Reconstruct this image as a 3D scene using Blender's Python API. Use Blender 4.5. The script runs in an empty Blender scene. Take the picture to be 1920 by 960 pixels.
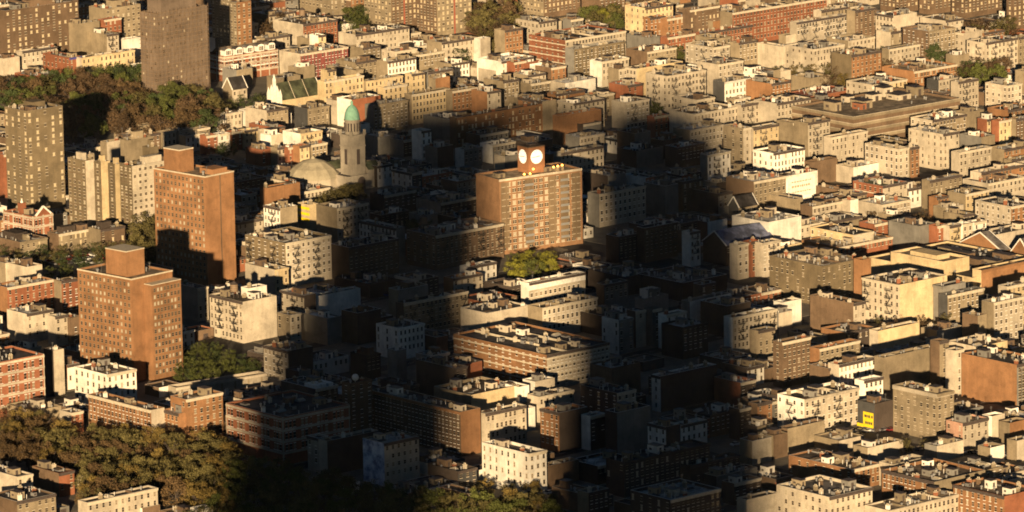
import bpy, math, random
import numpy as np
from mathutils import Vector, Matrix
random.seed(7)
R = math.radians
scene = bpy.context.scene
C = scene.collection

# ---------------------------------------------------------------- camera
CAM_H, PITCH, ROLL, FPX = 500.0, R(11.5), R(1.0), 11000.0      # focal length in pixels of the 1920 wide photograph
cam = bpy.data.objects.new('camera', bpy.data.cameras.new('camera'))
C.objects.link(cam); scene.camera = cam
right = Vector((1, 0, 0)); fwd = Vector((0, math.cos(PITCH), -math.sin(PITCH))); up = right.cross(fwd)
cr = right * math.cos(ROLL) - up * math.sin(ROLL)
cu = up * math.cos(ROLL) + right * math.sin(ROLL)
cam.matrix_world = Matrix(((cr.x, cu.x, -fwd.x, 0), (cr.y, cu.y, -fwd.y, 0), (cr.z, cu.z, -fwd.z, CAM_H), (0, 0, 0, 1)))
cam.data.sensor_width = 36; cam.data.lens = 36 * FPX / 1920
cam.data.clip_start = 5; cam.data.clip_end = 30000

# ---------------------------------------------------------------- light
SUN_EL, SUN_AZ = R(9.2), R(2.7)                                # light travels along +y, a little to +x
w = bpy.data.worlds.new('World'); scene.world = w; w.use_nodes = True
nt = w.node_tree; bg = nt.nodes['Background']
sky = nt.nodes.new('ShaderNodeTexSky'); sky.sky_type = 'NISHITA'; sky.sun_disc = False
sky.sun_elevation = SUN_EL; sky.sun_rotation = R(180) + SUN_AZ
sky.altitude = 0; sky.air_density = 1.0; sky.dust_density = 0.0; sky.ozone_density = 3.0
nt.links.new(sky.outputs[0], bg.inputs[0]); bg.inputs[1].default_value = 0.014   # last light of the day: shade is almost black in the photograph
sl = bpy.data.lights.new('sun', 'SUN'); sl.energy = 5; sl.angle = R(0.5); sl.color = (1.0, 0.725, 0.41)
sun = bpy.data.objects.new('sun', sl); C.objects.link(sun)
ld = Vector((math.sin(SUN_AZ) * math.cos(SUN_EL), math.cos(SUN_AZ) * math.cos(SUN_EL), -math.sin(SUN_EL)))
sun.rotation_euler = ld.to_track_quat('-Z', 'Y').to_euler()
scene.view_settings.view_transform = 'Standard'; scene.view_settings.look = 'None'
scene.view_settings.exposure = 1.0; scene.view_settings.gamma = 1
scene.cycles.max_bounces = 3; scene.cycles.diffuse_bounces = 1; scene.cycles.glossy_bounces = 1
scene.cycles.use_denoising = True
scene.cycles.filter_width = 1.8

# ---------------------------------------------------------------- geometry of the view (turns a point on the photograph into a place in the world)
def ray(px, py):
    return fwd + cr * ((px - 960) / FPX) + cu * (-(py - 480) / FPX)
def at(px, py, z=0.0):
    d = ray(px, py); t = (z - CAM_H) / d.z
    return Vector((d.x * t, d.y * t, z))
def proj(p):
    v = Vector(p) - Vector((0, 0, CAM_H)); k = v.dot(fwd)
    return 960 + FPX * v.dot(cr) / k, 480 - FPX * v.dot(cu) / k, k
def reach(P, d, px):                                            # how far along d from P until it shows at column px
    v = P - Vector((0, 0, CAM_H)); k = (px - 960) / FPX
    den = d.dot(cr) - k * d.dot(fwd)
    return (k * v.dot(fwd) - v.dot(cr)) / den

# ---------------------------------------------------------------- materials
def N(nt, t, **kw):
    n = nt.nodes.new(t)
    for k, v in kw.items(): setattr(n, k, v)
    return n
def base_mat(name, rough=0.9, spec=0.2):
    m = bpy.data.materials.new(name); m.use_nodes = True
    b = m.node_tree.nodes['Principled BSDF']
    b.inputs['Roughness'].default_value = rough; b.inputs['Specular IOR Level'].default_value = spec
    return m, m.node_tree, b
def mixc(nt, typ, fac, a, b):
    n = nt.nodes.new('ShaderNodeMix'); n.data_type = 'RGBA'; n.blend_type = typ
    for s, v in ((n.inputs[0], fac), (n.inputs[6], a), (n.inputs[7], b)):
        if hasattr(v, 'is_output'): nt.links.new(v, s)
        elif isinstance(v, (int, float)): s.default_value = v
        else: s.default_value = (*v, 1)
    return n.outputs[2]
def rng(nt, v, a, b, c, d):
    n = nt.nodes.new('ShaderNodeMapRange')
    nt.links.new(v, n.inputs[0])
    for i, x in enumerate((a, b, c, d)): n.inputs[i + 1].default_value = x
    return n.outputs[0]
def noise(nt, vec, scale, detail=4, rough=0.6):
    n = N(nt, 'ShaderNodeTexNoise'); n.inputs['Scale'].default_value = scale; n.inputs['Detail'].default_value = detail
    n.inputs['Roughness'].default_value = rough
    if vec is not None: nt.links.new(vec, n.inputs['Vector'])
    return n.outputs[0]
def mapping(nt, vec, sc, loc=(0, 0, 0)):
    n = N(nt, 'ShaderNodeMapping'); n.inputs['Scale'].default_value = sc; n.inputs['Location'].default_value = loc
    nt.links.new(vec, n.inputs['Vector']); return n.outputs[0]
def masonry(name, col, bricky=1.0, var=0.18):
    m, nt, b = base_mat(name)
    oi = N(nt, 'ShaderNodeObjectInfo'); tc = N(nt, 'ShaderNodeNewGeometry')
    pos = tc.outputs['Position']
    c = mixc(nt, 'MIX', oi.outputs['Random'], tuple(x * (1 - var) for x in col), tuple(min(1, x * (1 + var)) for x in col))
    stain = rng(nt, noise(nt, pos, 0.12, 5), 0.35, 0.7, 0.72, 1.12)
    c = mixc(nt, 'MULTIPLY', 1.0, c, stain)
    streak = rng(nt, noise(nt, mapping(nt, pos, (1, 1, 0.12)), 0.9, 3), 0.4, 0.75, 1.03, 0.86)
    c = mixc(nt, 'MULTIPLY', 1.0, c, streak)
    patch = rng(nt, noise(nt, mapping(nt, pos, (1, 1, 1.3), (len(name) * 3.7, 3, 7)), 0.28, 2, .5), 0.56, 0.60, 1.0, 0.89)   # repairs and old render
    c = mixc(nt, 'MULTIPLY', 1.0, c, patch)
    if bricky:                                                  # courses and single bricks of slightly different firing
        sp = rng(nt, noise(nt, mapping(nt, pos, (1.6, 1.6, 5)), 1.0, 2, 0.8), 0.3, 0.7, 1 - 0.16 * bricky, 1 + 0.14 * bricky)
        c = mixc(nt, 'MULTIPLY', 1.0, c, sp)
    nt.links.new(c, b.inputs['Base Color'])
    return m
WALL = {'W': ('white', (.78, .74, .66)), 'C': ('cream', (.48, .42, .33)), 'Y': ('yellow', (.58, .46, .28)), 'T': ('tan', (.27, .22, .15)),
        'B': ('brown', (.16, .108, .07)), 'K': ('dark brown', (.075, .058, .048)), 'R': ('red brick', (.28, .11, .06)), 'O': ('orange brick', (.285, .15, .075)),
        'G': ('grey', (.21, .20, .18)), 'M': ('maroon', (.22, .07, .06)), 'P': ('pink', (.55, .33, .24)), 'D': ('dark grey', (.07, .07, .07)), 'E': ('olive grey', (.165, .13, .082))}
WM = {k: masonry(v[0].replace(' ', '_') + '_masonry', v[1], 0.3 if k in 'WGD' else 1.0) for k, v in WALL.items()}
def roof_mat(name, col, rough=0.85, patch=0.5):
    m, nt, b = base_mat(name, rough, 0.25)
    oi = N(nt, 'ShaderNodeObjectInfo'); pos = N(nt, 'ShaderNodeNewGeometry').outputs['Position']
    c = mixc(nt, 'MIX', oi.outputs['Random'], tuple(x * .6 for x in col), tuple(min(1, x * 1.35) for x in col))
    p = rng(nt, noise(nt, pos, 0.22, 4, .65), 0.42, 0.62, 1 - patch, 1 + patch * .6)
    c = mixc(nt, 'MULTIPLY', 1.0, c, p)
    v = N(nt, 'ShaderNodeTexVoronoi'); v.inputs['Scale'].default_value = 0.35; nt.links.new(pos, v.inputs['Vector'])
    c = mixc(nt, 'MULTIPLY', 1.0, c, rng(nt, v.outputs['Color'], 0, 1, .75, 1.2))
    nt.links.new(c, b.inputs['Base Color']); return m
ROOF = {'tar': ('black tar', (.055, .05, .05)), 'grey': ('grey', (.14, .13, .125)), 'silver': ('silver', (.50, .49, .47)), 'brown': ('brown', (.13, .10, .075)),
        'green': ('green', (.085, .095, .055)), 'red': ('red', (.34, .10, .06)), 'blue': ('blue', (.16, .18, .28)), 'tan': ('tan', (.30, .24, .17)), 'white': ('white', (.72, .70, .66))}
RM = {k: roof_mat(k + '_roofing', v[1]) for k, v in ROOF.items()}
def plain(name, col, rough=0.6, spec=0.3, metal=0.0, em=None, var=0.0):
    m, nt, b = base_mat(name, rough, spec); b.inputs['Metallic'].default_value = metal
    if var:
        oi = N(nt, 'ShaderNodeObjectInfo')
        nt.links.new(mixc(nt, 'MIX', oi.outputs['Random'], tuple(x * (1 - var) for x in col), tuple(min(1, x * (1 + var)) for x in col)), b.inputs['Base Color'])
    else:
        pos = N(nt, 'ShaderNodeNewGeometry').outputs['Position']
        nt.links.new(mixc(nt, 'MULTIPLY', 1.0, (*col,), rng(nt, noise(nt, pos, .8, 3), .3, .7, .8, 1.15)), b.inputs['Base Color'])
    if em: b.inputs['Emission Color'].default_value = (*em[0], 1); b.inputs['Emission Strength'].default_value = em[1]
    return m
def glass_mat(name, share, light):                              # share of the windows with a pale blind drawn behind the pane
    m, nt, b = base_mat(name, 0.12, 0.5)
    oi = N(nt, 'ShaderNodeObjectInfo')
    cr_ = N(nt, 'ShaderNodeValToRGB'); cr_.color_ramp.interpolation = 'CONSTANT'
    e = cr_.color_ramp.elements; e[0].position = 0; e[0].color = (.03, .025, .022, 1) if name[0] == 'd' else (.06, .043, .03, 1)
    e[1].position = 1 - share; e[1].color = (*light, 1)
    k = e.new(max(0.0, 0.55 - share / 2)); k.color = (.075, .058, .042, 1)
    nt.links.new(oi.outputs['Random'], cr_.inputs[0]); nt.links.new(cr_.outputs[0], b.inputs['Base Color'])
    return m
GL = {'d': glass_mat('dark_glass', .22, (.26, .21, .15)), 'm': glass_mat('blind_glass', .22, (.42, .37, .28)), 'l': glass_mat('curtained_glass', .5, (.55, .45, .29))}
IRON = plain('black_iron', (.03, .028, .028), .5)
STONE = plain('pale_stone', (.50, .44, .34)); DARKTRIM = plain('dark_trim', (.07, .055, .05)); WHITEP = plain('white_paint', (.75, .72, .66))
BRICKRED = WM['R']; METAL = plain('galvanised_metal', (.42, .42, .42), .4, .5, .6, var=.2)
WOOD = plain('weathered_wood', (.20, .14, .09)); COPPER = plain('green_copper', (.20, .40, .30), .7)

# ---------------------------------------------------------------- mesh building
class MB:
    def __init__(s): s.v = []; s.f = []; s.m = []
    def face(s, pts, mi=0):
        n = len(s.v); s.v += [tuple(p) for p in pts]; s.f.append(tuple(range(n, n + len(pts)))); s.m.append(mi)
    def box(s, x0, x1, y0, y1, z0, z1, mi=0, bottom=True):
        n = len(s.v)
        s.v += [(x0, y0, z0), (x1, y0, z0), (x1, y1, z0), (x0, y1, z0), (x0, y0, z1), (x1, y0, z1), (x1, y1, z1), (x0, y1, z1)]
        fs = [(0, 1, 5, 4), (1, 2, 6, 5), (2, 3, 7, 6), (3, 0, 4, 7), (4, 5, 6, 7)] + ([(3, 2, 1, 0)] if bottom else [])
        s.f += [tuple(n + i for i in f) for f in fs]; s.m += [mi] * len(fs)
    def bar(s, a, b, t, mi=0):
        a = Vector(a); b = Vector(b); d = (b - a).normalized(); u = d.cross(Vector((0, 0, 1)) if abs(d.z) < .9 else Vector((1, 0, 0))).normalized() * t / 2; w_ = d.cross(u).normalized() * t / 2
        n = len(s.v)
        s.v += [tuple(p + q) for p in (a, b) for q in (u + w_, w_ - u, -u - w_, u - w_)]
        s.f += [tuple(n + i for i in f) for f in ((0, 1, 5, 4), (1, 2, 6, 5), (2, 3, 7, 6), (3, 0, 4, 7), (3, 2, 1, 0), (4, 5, 6, 7))]; s.m += [mi] * 6
    def ring(s, cx, cy, prof, n=12, mi=0, rot=0.0, cap=True):  # lathe: prof = [(r, z), ...]
        k = len(s.v)
        for r, z in prof:
            for i in range(n):
                a = rot + 2 * math.pi * i / n; s.v.append((cx + r * math.cos(a), cy + r * math.sin(a), z))
        for j in range(len(prof) - 1):
            for i in range(n):
                a, b = k + j * n + i, k + j * n + (i + 1) % n
                s.f.append((a, b, b + n, a + n)); s.m.append(mi)
        if cap:
            s.f.append(tuple(k + (len(prof) - 1) * n + i for i in range(n))); s.m.append(mi)
    def mesh(s, name, mats):
        me = bpy.data.meshes.new(name); me.from_pydata(s.v, [], s.f)
        for m in mats: me.materials.append(m)
        if len(mats) > 1: me.polygons.foreach_set('material_index', s.m)
        me.update(); return me
    def build(s, name, mats, parent=None, **kw):
        return link(name, s.mesh(name, mats if isinstance(mats, (list, tuple)) else [mats]), parent, **kw)
def link(name, data, parent=None, loc=(0, 0, 0), rz=0.0, sc=None, kind=None):
    o = bpy.data.objects.new(name, data); C.objects.link(o)
    o.location = loc
    if rz: o.rotation_euler = (0, 0, rz)
    if sc: o.scale = sc
    if parent is not None: o.parent = parent
    if kind: o['kind'] = kind
    return o
def tag(o, label, cat, group=None):
    o['label'] = label; o['category'] = cat
    if group: o['group'] = group
    return o
def root(name, loc, rz=0.0):
    return link(name, None, None, loc, rz)
# ---------------------------------------------------------------- where the buildings stand
# one line each: near roof corner x y, left end, right end (all read off the photograph in enlarged tile units), height in metres,
# colour of the left-facing wall, colour of the right-facing wall, which walls have windows, options, | a label of its own
TILES = {(0, 0): '''
30 60 -40 440 30 B B R light | long brown apartment slab with rows of lit windows beyond the car park
205 143 85 290 16 E E N | windowless drab brown block in front of the lit-windowed slab
350 100 290 410 20 R R N
430 135 385 560 20 T T N roof=white
585 112 560 682 20 R R R
600 195 460 667 15 T C R fe
595 50 500 790 24 T T R
700 222 685 790 10 W W N
125 290 110 320 10 C C R
390 325 240 460 10 R R B cornice=blue | red-brick row building with a blue cornice beside the dark wood
460 325 448 757 10 C Y R
1330 15 1190 1412 30 T O B
1310 150 1290 1450 12 C C R
1430 225 1290 1500 9 W C N
1210 215 1180 1330 10 W T N
715 790 690 862 38 T T N | flat tan rooftop block above the striped slab group
'''+'''
840 830 800 870 36 E E N
150 625 25 352 46 E E B light tower | drab brown tower block with lit windows by the park, topped by machinery
1045 765 1030 1150 8 T W R
1160 765 1145 1222 9 R R R
1235 755 1220 1292 9 W W R
1300 745 1290 1362 9 R R R
1375 735 1362 1450 9 Y Y R
1460 725 1448 1530 9 C C R
600 800 585 700 9 T C N
690 760 660 760 9 B T R
770 765 750 830 9 T C R
845 755 830 900 9 B B R
915 745 900 990 9 T C R
1005 735 990 1090 9 G C R
1110 725 1090 1180 9 T T R
960 760 935 1045 7 W W N
1180 660 1165 1260 8 W W N
1270 640 1250 1360 8 W C N
1380 620 1360 1490 8 W W N
690 725 640 730 9 T C N
800 705 780 860 8 T T R
880 690 860 915 10 K K N
950 700 930 1010 8 G C R
480 905 380 525 32 E C L slab | dark-windowed slab with a tall blank cream end, first of the striped group
567 912 527 612 32 E Y L slab
645 925 612 672 32 E Y L slab
742 935 672 1010 33 E C B slab | pale cream high-rise facade adjoining the twin orange tower
20 870 -30 26 20 R R N
60 280 -40 110 9 T C N
20 330 -60 110 9 C C N
1330 395 1250 1420 9 G T N
''', (480, 0): '''
265 138 95 457 14 C R R | red-brick building with a pale windowless side and roof machinery, beside the brown wood
440 90 195 500 26 T T B base | tan high-rise block cut off by the top of the view, above the red-brick hall
765 175 610 905 50 T B B base light redstrip | huge brown tower block with a thin red stripe between its window columns
1020 205 905 1215 50 B T B base light redstrip
560 195 463 862 13 C C R | long cream apartment row below the huge brown tower blocks
250 303 130 517 14 C M R | maroon-fronted long block with a cream end wall and small pale windows
1045 240 960 1248 14 T C R cornice=dark | cream row building with a heavy dark cornice by the big round green tree
1262 218 1246 1318 14 W C N
1400 172 1340 1500 16 T O R
600 270 520 700 12 T T R
785 290 705 905 12 C C B roof=red
1380 347 1242 1560 12 W W R roof=white | long white low building by the round green tree
560 352 450 680 12 T T R
740 347 680 900 13 T W R
620 457 592 825 12 T Y R
385 458 345 605 15 Y Y R | bright yellow building behind the green-roofed church
400 395 375 450 18 Y Y N
875 418 838 950 19 Y Y B
720 492 705 850 15 Y Y R
875 532 848 1090 15 T Y R
1010 442 985 1090 19 T O N
968 408 940 1108 17 G T R
500 575 395 560 12 C C R
540 562 455 700 14 W R N
660 592 612 855 14 G T R
1105 512 1088 1245 15 T O R
1300 518 1210 1377 15 O C R | orange building with a cream windowed front above the long brick school
1390 458 1280 1480 13 T T R
1128 664 1100 1608 15 B O R light long roof=grey | long brown-brick school with bright windows behind the shadowed blocks
60 622 -60 180 11 C T R
290 612 215 412 11 D T R
100 718 -40 162 10 R O R
250 752 150 372 11 W Y R fe
85 762 25 150 9 W C N
30 842 -60 100 8 R R R
120 832 96 165 9 T C R
180 830 165 222 9 R R R
245 822 222 300 10 O Y R
310 815 300 400 9 T T R
930 738 875 985 14 W W N
1200 694 940 1330 10 G K N roof=grey
700 772 600 780 9 G G N
1170 842 1120 1272 9 W G N
830 790 640 900 8 G K N roof=grey
1260 760 1180 1420 9 K G N roof=grey
1020 830 950 1110 10 G K N
1330 815 1260 1460 9 W G R
'''+'''
1400 880 1340 1500 9 C G N
560 705 545 640 13 W W N
560 395 400 590 10 T T R
240 380 180 330 8 T T N
130 440 60 250 7 T T N
50 215 0 190 10 T C R
350 225 230 400 9 T C N
350 200 300 385 15 W Y N
40 270 -60 118 12 K W R | white building with dark gable roof near the maroon block
1100 360 1000 1200 9 T W R
900 310 870 1060 10 T T R
1350 400 1250 1470 7 C W N
''', (960, 0): '''
180 105 45 385 45 T B B base light | brown tower block with pale window columns rising out of the top of the view
150 125 20 252 12 C C B | cream low building beneath the brown tower block with pale window columns
330 112 285 400 12 G G N
440 152 385 540 10 W W N roof=brown
748 45 635 905 20 Y Y B | bright pale-yellow building, tallest beside the yellow-green tree
775 102 740 860 16 O O B
872 107 855 990 16 O O R
1000 57 960 1168 20 B B R light
1240 72 1170 1770 18 T R R | very long orange-red brick block with a tan end wall near the top
875 212 830 1030 12 R R R roof=red
1055 188 1030 1355 12 R R R roof=red
1150 217 1030 1230 13 T T R
1275 242 1225 1380 13 T T R
300 227 95 640 18 R C B bands
350 278 298 632 15 G E R | grey-green block with a pale penthouse above, behind the cream rows
770 212 632 832 14 G G N roof=blue
505 347 437 657 13 W C R | low white building with red graffiti on its side wall
20 332 -40 122 12 W W N
10 352 -30 80 12 R R N
220 382 80 303 10 B O R
760 292 640 925 11 B T R
870 428 752 1090 20 C C B fe | large cream six-storey tenement with zigzag fire escapes on both fronts
700 387 640 960 17 C Y L
1130 267 975 1225 16 C C B fe
1160 362 1040 1300 17 C C R
1035 378 960 1070 12 W W N
1195 462 1130 1340 14 D W R
300 468 215 470 9 C W N roof=white
105 472 30 215 9 T T N
245 532 190 410 11 O O R light
480 537 410 575 11 T T R roof=green
650 482 545 735 12 R R R
640 577 560 772 15 C C R fe
170 572 35 250 16 O T L light | brown building with a warehouse front of big windows beside the orange blank wall
345 582 245 520 14 C C B
268 652 248 502 14 O O N | blank orange brick wall building at the edge of the big shadow
1040 562 910 1140 13 C C B
1020 642 885 1275 14 C C R | long cream tenement row at the top edge of the big shadow
1290 592 1262 1415 15 C C R fe
1300 722 1188 1345 18 T C B
1358 722 1335 1500 15 C Y R fe
1100 872 1078 1228 13 G W R fe
690 752 590 780 13 B G N
380 772 300 520 11 G C R
275 862 243 515 13 G C R
1000 732 905 1190 12 T C R roof=silver
800 657 775 880 11 R R R
850 790 780 960 9 K K N roof=grey
700 850 590 850 8 K G N
930 830 860 1080 10 K K R
'''+'''
400 700 380 500 9 K G N
1240 790 1180 1340 9 K T N
1250 560 1210 1340 9 T W N
60 555 -20 150 12 T O R light
90 425 0 190 11 T C N
1130 120 1090 1220 13 T O R
600 390 540 650 12 T C N
1390 490 1330 1500 11 T C R
100 360 80 200 11 R W N
70 880 50 150 8 T T N
550 210 420 650 11 C W N
''', (1440, 0): '''
740 75 632 845 45 B B B base light | brown-orange tower block with rows of bright windows, first from the cream loft
915 85 850 1030 45 B B B base light
1105 105 1032 1340 45 B B B base light | brown-orange tower block with bright windows behind the dark trees
1380 180 1358 1500 45 B B B base light
300 62 255 447 16 C T R
160 127 128 447 14 C C R fe | pale tenement with fire escapes and many dark windows near the brick blocks
490 62 442 610 18 T B R
705 90 605 837 17 C C L | pale blank-fronted apartment house below the bright-windowed towers
1000 117 855 1100 10 C C R
905 177 758 1052 19 B T B
690 182 608 752 12 C T N
1100 187 1052 1205 16 C C L
1215 187 1203 1330 13 O O R
1225 242 1118 1405 16 C C B fe
1060 312 1000 1132 11 T T N
1410 212 1395 1520 16 T T R
255 277 98 430 13 C C B
80 262 -60 110 12 C C N
470 312 355 637 16 E O R | grey-sided tenement with an orange-brick front among bare trees
680 277 643 855 13 T C R
70 402 55 128 13 T C N
20 472 -125 128 14 O O N roof=green
250 542 112 482 7 R R N roof=red
590 477 440 782 12 C Y B
820 402 640 1062 9 O O R
960 452 893 1080 14 D C R
1070 462 1045 1184 16 C C R fe
1345 482 1222 1428 14 C C B | pale boxy apartment house beside the dark gap at the far edge
700 572 580 1055 9 O O R
555 582 440 605 12 B B N
380 577 240 445 12 B T R
225 692 145 348 17 T C R fe
140 692 48 160 14 T T N
50 582 -80 240 16 C C R
'''+'''
355 772 338 560 14 C C N
735 838 545 792 16 C C B | cream corner building with regular dark windows in front of the parking garage
800 832 785 850 14 T O R
985 755 790 1076 17 C C B
925 677 803 1117 15 C T B
760 797 600 790 8 T T N
1075 857 1040 1257 15 C C R
1330 842 1240 1500 14 T O R
1200 772 1078 1277 14 G T N
1232 672 1178 1284 13 R Y R
1300 682 1284 1368 14 R Y R
1395 672 1368 1500 13 T B R
1350 622 1235 1500 9 O O N
1120 632 1058 1215 14 T T N
30 862 -85 207 15 W W B | bright white building with a few small dark windows at the shadow's edge
250 912 205 390 11 B B N
480 942 383 622 8 C W N
1370 902 1335 1500 11 T C R
100 200 60 330 8 T C N
450 230 330 600 9 T C N
240 440 130 350 8 T T N
900 530 860 1050 8 C W N
640 512 560 720 10 C W N
1440 400 1390 1520 14 T O N
'''+'''
''', (0, 320): '''
112 402 -60 266 8 B T R light blk | low brown school annex with white windows and a black plant box, nearest the car park
330 357 266 520 9 B T R light blk
565 332 497 702 10 T B R light blk
150 542 48 237 9 C C N
40 657 -40 302 14 O R R roof=silver | long red-brick block with a white-topped roof and party chimneys
345 622 302 442 14 T R R
150 806 38 300 12 C C R
310 822 290 382 12 C C R
395 827 372 452 11 B B R
1110 662 985 1170 14 G C R
1365 738 1178 1555 17 C C L fe | cream tenement with fire escapes on one face and a blank bright flank
1400 662 1370 1500 20 W W N
30 520 -50 110 9 T C N
1235 690 1168 1290 8 K B N
''', (480, 320): '''
60 98 35 247 13 O O N | plain orange-brick hall with a rounded parapet just below the church dome
135 212 42 232 15 W T L fe
300 192 235 347 12 Y Y N ystripe | low building with yellow bands across its front beside the cream tenement
455 212 338 632 18 T C R fe
165 408 -62 422 19 E C B fe | big six-storey tenement with fire escapes, half in shade beside the orange twin tower
105 557 -62 182 11 C Y R
788 324 580 806 16 W G L fe | pale fire-escape tenement standing in the big shadow
520 432 420 802 15 K B R
1010 367 845 1392 15 B B B fe | wide brown-brick tenement at the foot of the clock tower block
1190 542 1145 1352 8 W W N
350 705 333 587 10 W W N | white windowless-looking wall in the shadow above the dark yards
270 702 135 337 14 C K L fe
830 747 803 1192 14 K T R fe roof=silver
800 672 745 968 11 T G N
1110 607 1055 1275 8 O C N
1300 802 1150 1535 12 C C N | sunlit low cream building in the bright patch below the clock tower block
800 887 675 947 13 W W B
400 832 240 477 11 G G N roof=silver
190 812 120 252 14 T C B
570 802 480 702 13 B K N
1040 182 900 1242 12 G K N
1060 132 980 1112 9 W G N
940 252 860 1022 9 G G N
640 640 440 800 6 K K N
1080 800 1195 1195 5 K K N skip
'''+'''
700 250 640 860 10 K K R roof=grey
720 140 640 900 9 K K N roof=grey
1130 60 1040 1240 12 K G R
1150 270 1010 1240 8 K K N roof=tar
560 700 460 760 7 K K N skip
900 700 830 1060 8 K G N skip
''', (960, 320): '''
95 632 75 412 13 W C R wtop roof=brown | low cream building with a bright white parapet band in the sunlit patch
170 772 88 480 13 T C R
490 132 425 752 15 G C R
860 87 742 935 14 G G N
960 62 918 1072 14 B B R
1360 62 1203 1540 16 B T R
1440 290 1237 1627 15 W W N roof=white | brilliant white building with a flat roof beside the blue metal gable
745 324 700 930 15 K B R fe
1000 347 983 1059 15 W W R fe | narrow white tenement strip with a dark fire escape in the deep shadow
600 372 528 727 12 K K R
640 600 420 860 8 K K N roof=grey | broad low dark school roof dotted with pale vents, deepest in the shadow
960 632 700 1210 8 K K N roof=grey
1270 417 1248 1330 15 C C R
1345 402 1330 1398 15 R R R
1408 407 1392 1510 15 C C R fe
520 642 493 652 10 K G R
765 672 733 834 11 W G N
740 722 690 880 8 G G N
1000 737 978 1230 12 G W N
1210 762 1060 1342 13 K K N roof=grey
600 842 505 682 14 W G B
695 792 680 752 15 K C R
790 782 760 842 15 G G N
870 812 852 982 14 W W N
960 882 840 1102 13 K K R roof=silver
1240 827 1212 1490 14 W C R fe | pale tenement with a bright front at the far edge of the shadow
'''+'''
1385 902 1338 1480 12 T T N
1065 642 1048 1147 10 B B N
540 30 400 640 10 K G N
1150 70 1080 1210 11 G K N
1160 130 960 1240 10 K G R
200 480 180 180 5 K K N skip
1100 290 1040 1210 10 K W N
''', (1440, 320): '''
100 32 38 279 13 C W L sign
645 87 478 783 13 R C B roof=green bands | low building with red and white striped side and green roof
910 57 873 1092 14 T T R
745 112 655 938 9 T W N
340 162 260 602 9 T T N roof=blue
250 202 183 440 12 B C R
462 167 440 506 13 C W N
640 192 508 802 10 C C R roof=white
1112 132 1010 1242 12 T Y R
950 152 936 1014 11 O O N
1240 72 1095 1450 9 C C N
1200 12 1138 1450 12 C O R
1368 202 1165 1480 14 C O B
180 312 66 292 10 T C B
330 292 208 532 9 C T N
480 362 238 594 10 Y C B
600 302 513 692 9 R R N
850 312 678 945 13 G G N | long plain grey-beige side wall beside a cluster of bare trees
952 312 942 1012 13 R R R
1022 312 1010 1085 13 C Y R fe
1095 302 1083 1150 12 W C R
1160 292 1148 1228 11 W W R
1250 367 1143 1500 8 C C N
300 537 8 530 17 E E B dull | broad drab tenement with scattered small windows below the sunlit low roofs
530 502 508 568 21 O O N
740 642 530 1008 17 C Y L fe | cream tenement with three bays of curved-looking fire escapes and a blank yellow flank
985 652 930 1112 15 G G L
1010 702 1000 1215 13 D T R
1270 742 1202 1437 17 T C R | tan tenement with many dark windows beside the blue-roofed shed
1345 652 1310 1500 17 C Y N
'''+'''
480 748 236 548 15 B C R parapet | brown blank-sided building with stepped parapet and a cream front
80 742 43 188 11 W W N
420 822 258 482 7 C C N
440 912 298 600 7 O K N
620 902 590 852 8 C Y N
60 802 -25 136 9 G C N
1180 817 1093 1222 12 B T N
400 430 190 700 7 O R N
60 430 -20 190 9 C Y N
1150 602 560 1600 8 Y Y N roof=tar vents | very broad low roof scattered with white vents in front of the slate-gabled hall
985 512 690 1132 13 Y Y N roof=tan court
1200 560 1150 1500 11 Y O N roof=tar
150 160 -20 190 9 T T N
1100 250 990 1160 8 T C N
700 250 620 760 7 T C N
950 900 860 1090 5 T C N
1000 210 930 1100 8 T C N
420 290 380 520 8 C T N
''', (0, 640): '''
300 52 245 353 18 K C N
600 187 418 766 14 W W B | white three-storey building in front of the nearer orange tower
850 387 497 925 13 O C L | long orange-brick walk-up with a pale blank gable wall facing the park
1045 327 958 1252 17 O O B roof=brown | orange-brick walk-up with a square stair head beside the park trees
1005 407 912 1110 12 O O L roof=white
400 402 335 467 9 C R N
190 392 38 345 6 T T N
95 762 -100 184 11 C C R
330 742 180 417 9 B R R
95 902 -60 313 11 B T R
490 907 438 886 12 C C R | long pale building with a stepped parapet in the lowest corner of the park
1120 947 1090 1200 8 W W N
800 940 700 900 6 W B N
''', (480, 640): '''
180 55 42 320 15 C K L fe | cream windowed tenement wall fading into shadow behind the big brick school
240 170 165 308 12 K G N
335 268 140 460 17 D B N sky
530 237 490 652 22 B B B | square brick stair tower carrying a white ball, rising over the brick school
350 545 288 405 13 C K L
400 562 380 690 13 C K N
720 574 600 916 16 U C R | pale building with a blue and white mural on one wall, alone in the shadow
1150 397 640 1262 17 B O L roof=tar | large dark brick apartment block whose end wall catches the sun
1210 302 1000 1480 12 T Y N roof=brown
1290 407 1262 1520 14 C C N
790 52 738 842 13 G G N
980 82 898 1087 13 G K R
1120 152 900 1187 13 K K N
860 250 700 910 12 K K N
620 80 530 700 10 K K N
''', (960, 640): '''
195 77 -330 548 14 O C B bands | long brick row of narrow house fronts bending round the bright patch
130 227 60 240 11 W C N
40 257 -70 85 12 W W N
150 312 85 347 10 C C N
590 292 385 697 13 K C B
560 152 438 722 12 B B N roof=silver
265 402 158 425 15 O K L
440 422 412 525 13 W K N
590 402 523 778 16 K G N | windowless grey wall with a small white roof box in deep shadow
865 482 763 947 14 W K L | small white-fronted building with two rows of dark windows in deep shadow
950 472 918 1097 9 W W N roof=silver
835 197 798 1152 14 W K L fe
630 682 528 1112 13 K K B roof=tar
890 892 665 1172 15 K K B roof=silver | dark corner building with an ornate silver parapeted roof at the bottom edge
430 852 368 545 10 T K R
95 632 -170 194 16 W W B | tall bright cream-white tenement standing out at the shadow's edge
200 702 188 377 8 T B N
1280 382 1220 1342 12 K K R
1350 562 1280 1460 9 T C N
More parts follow.
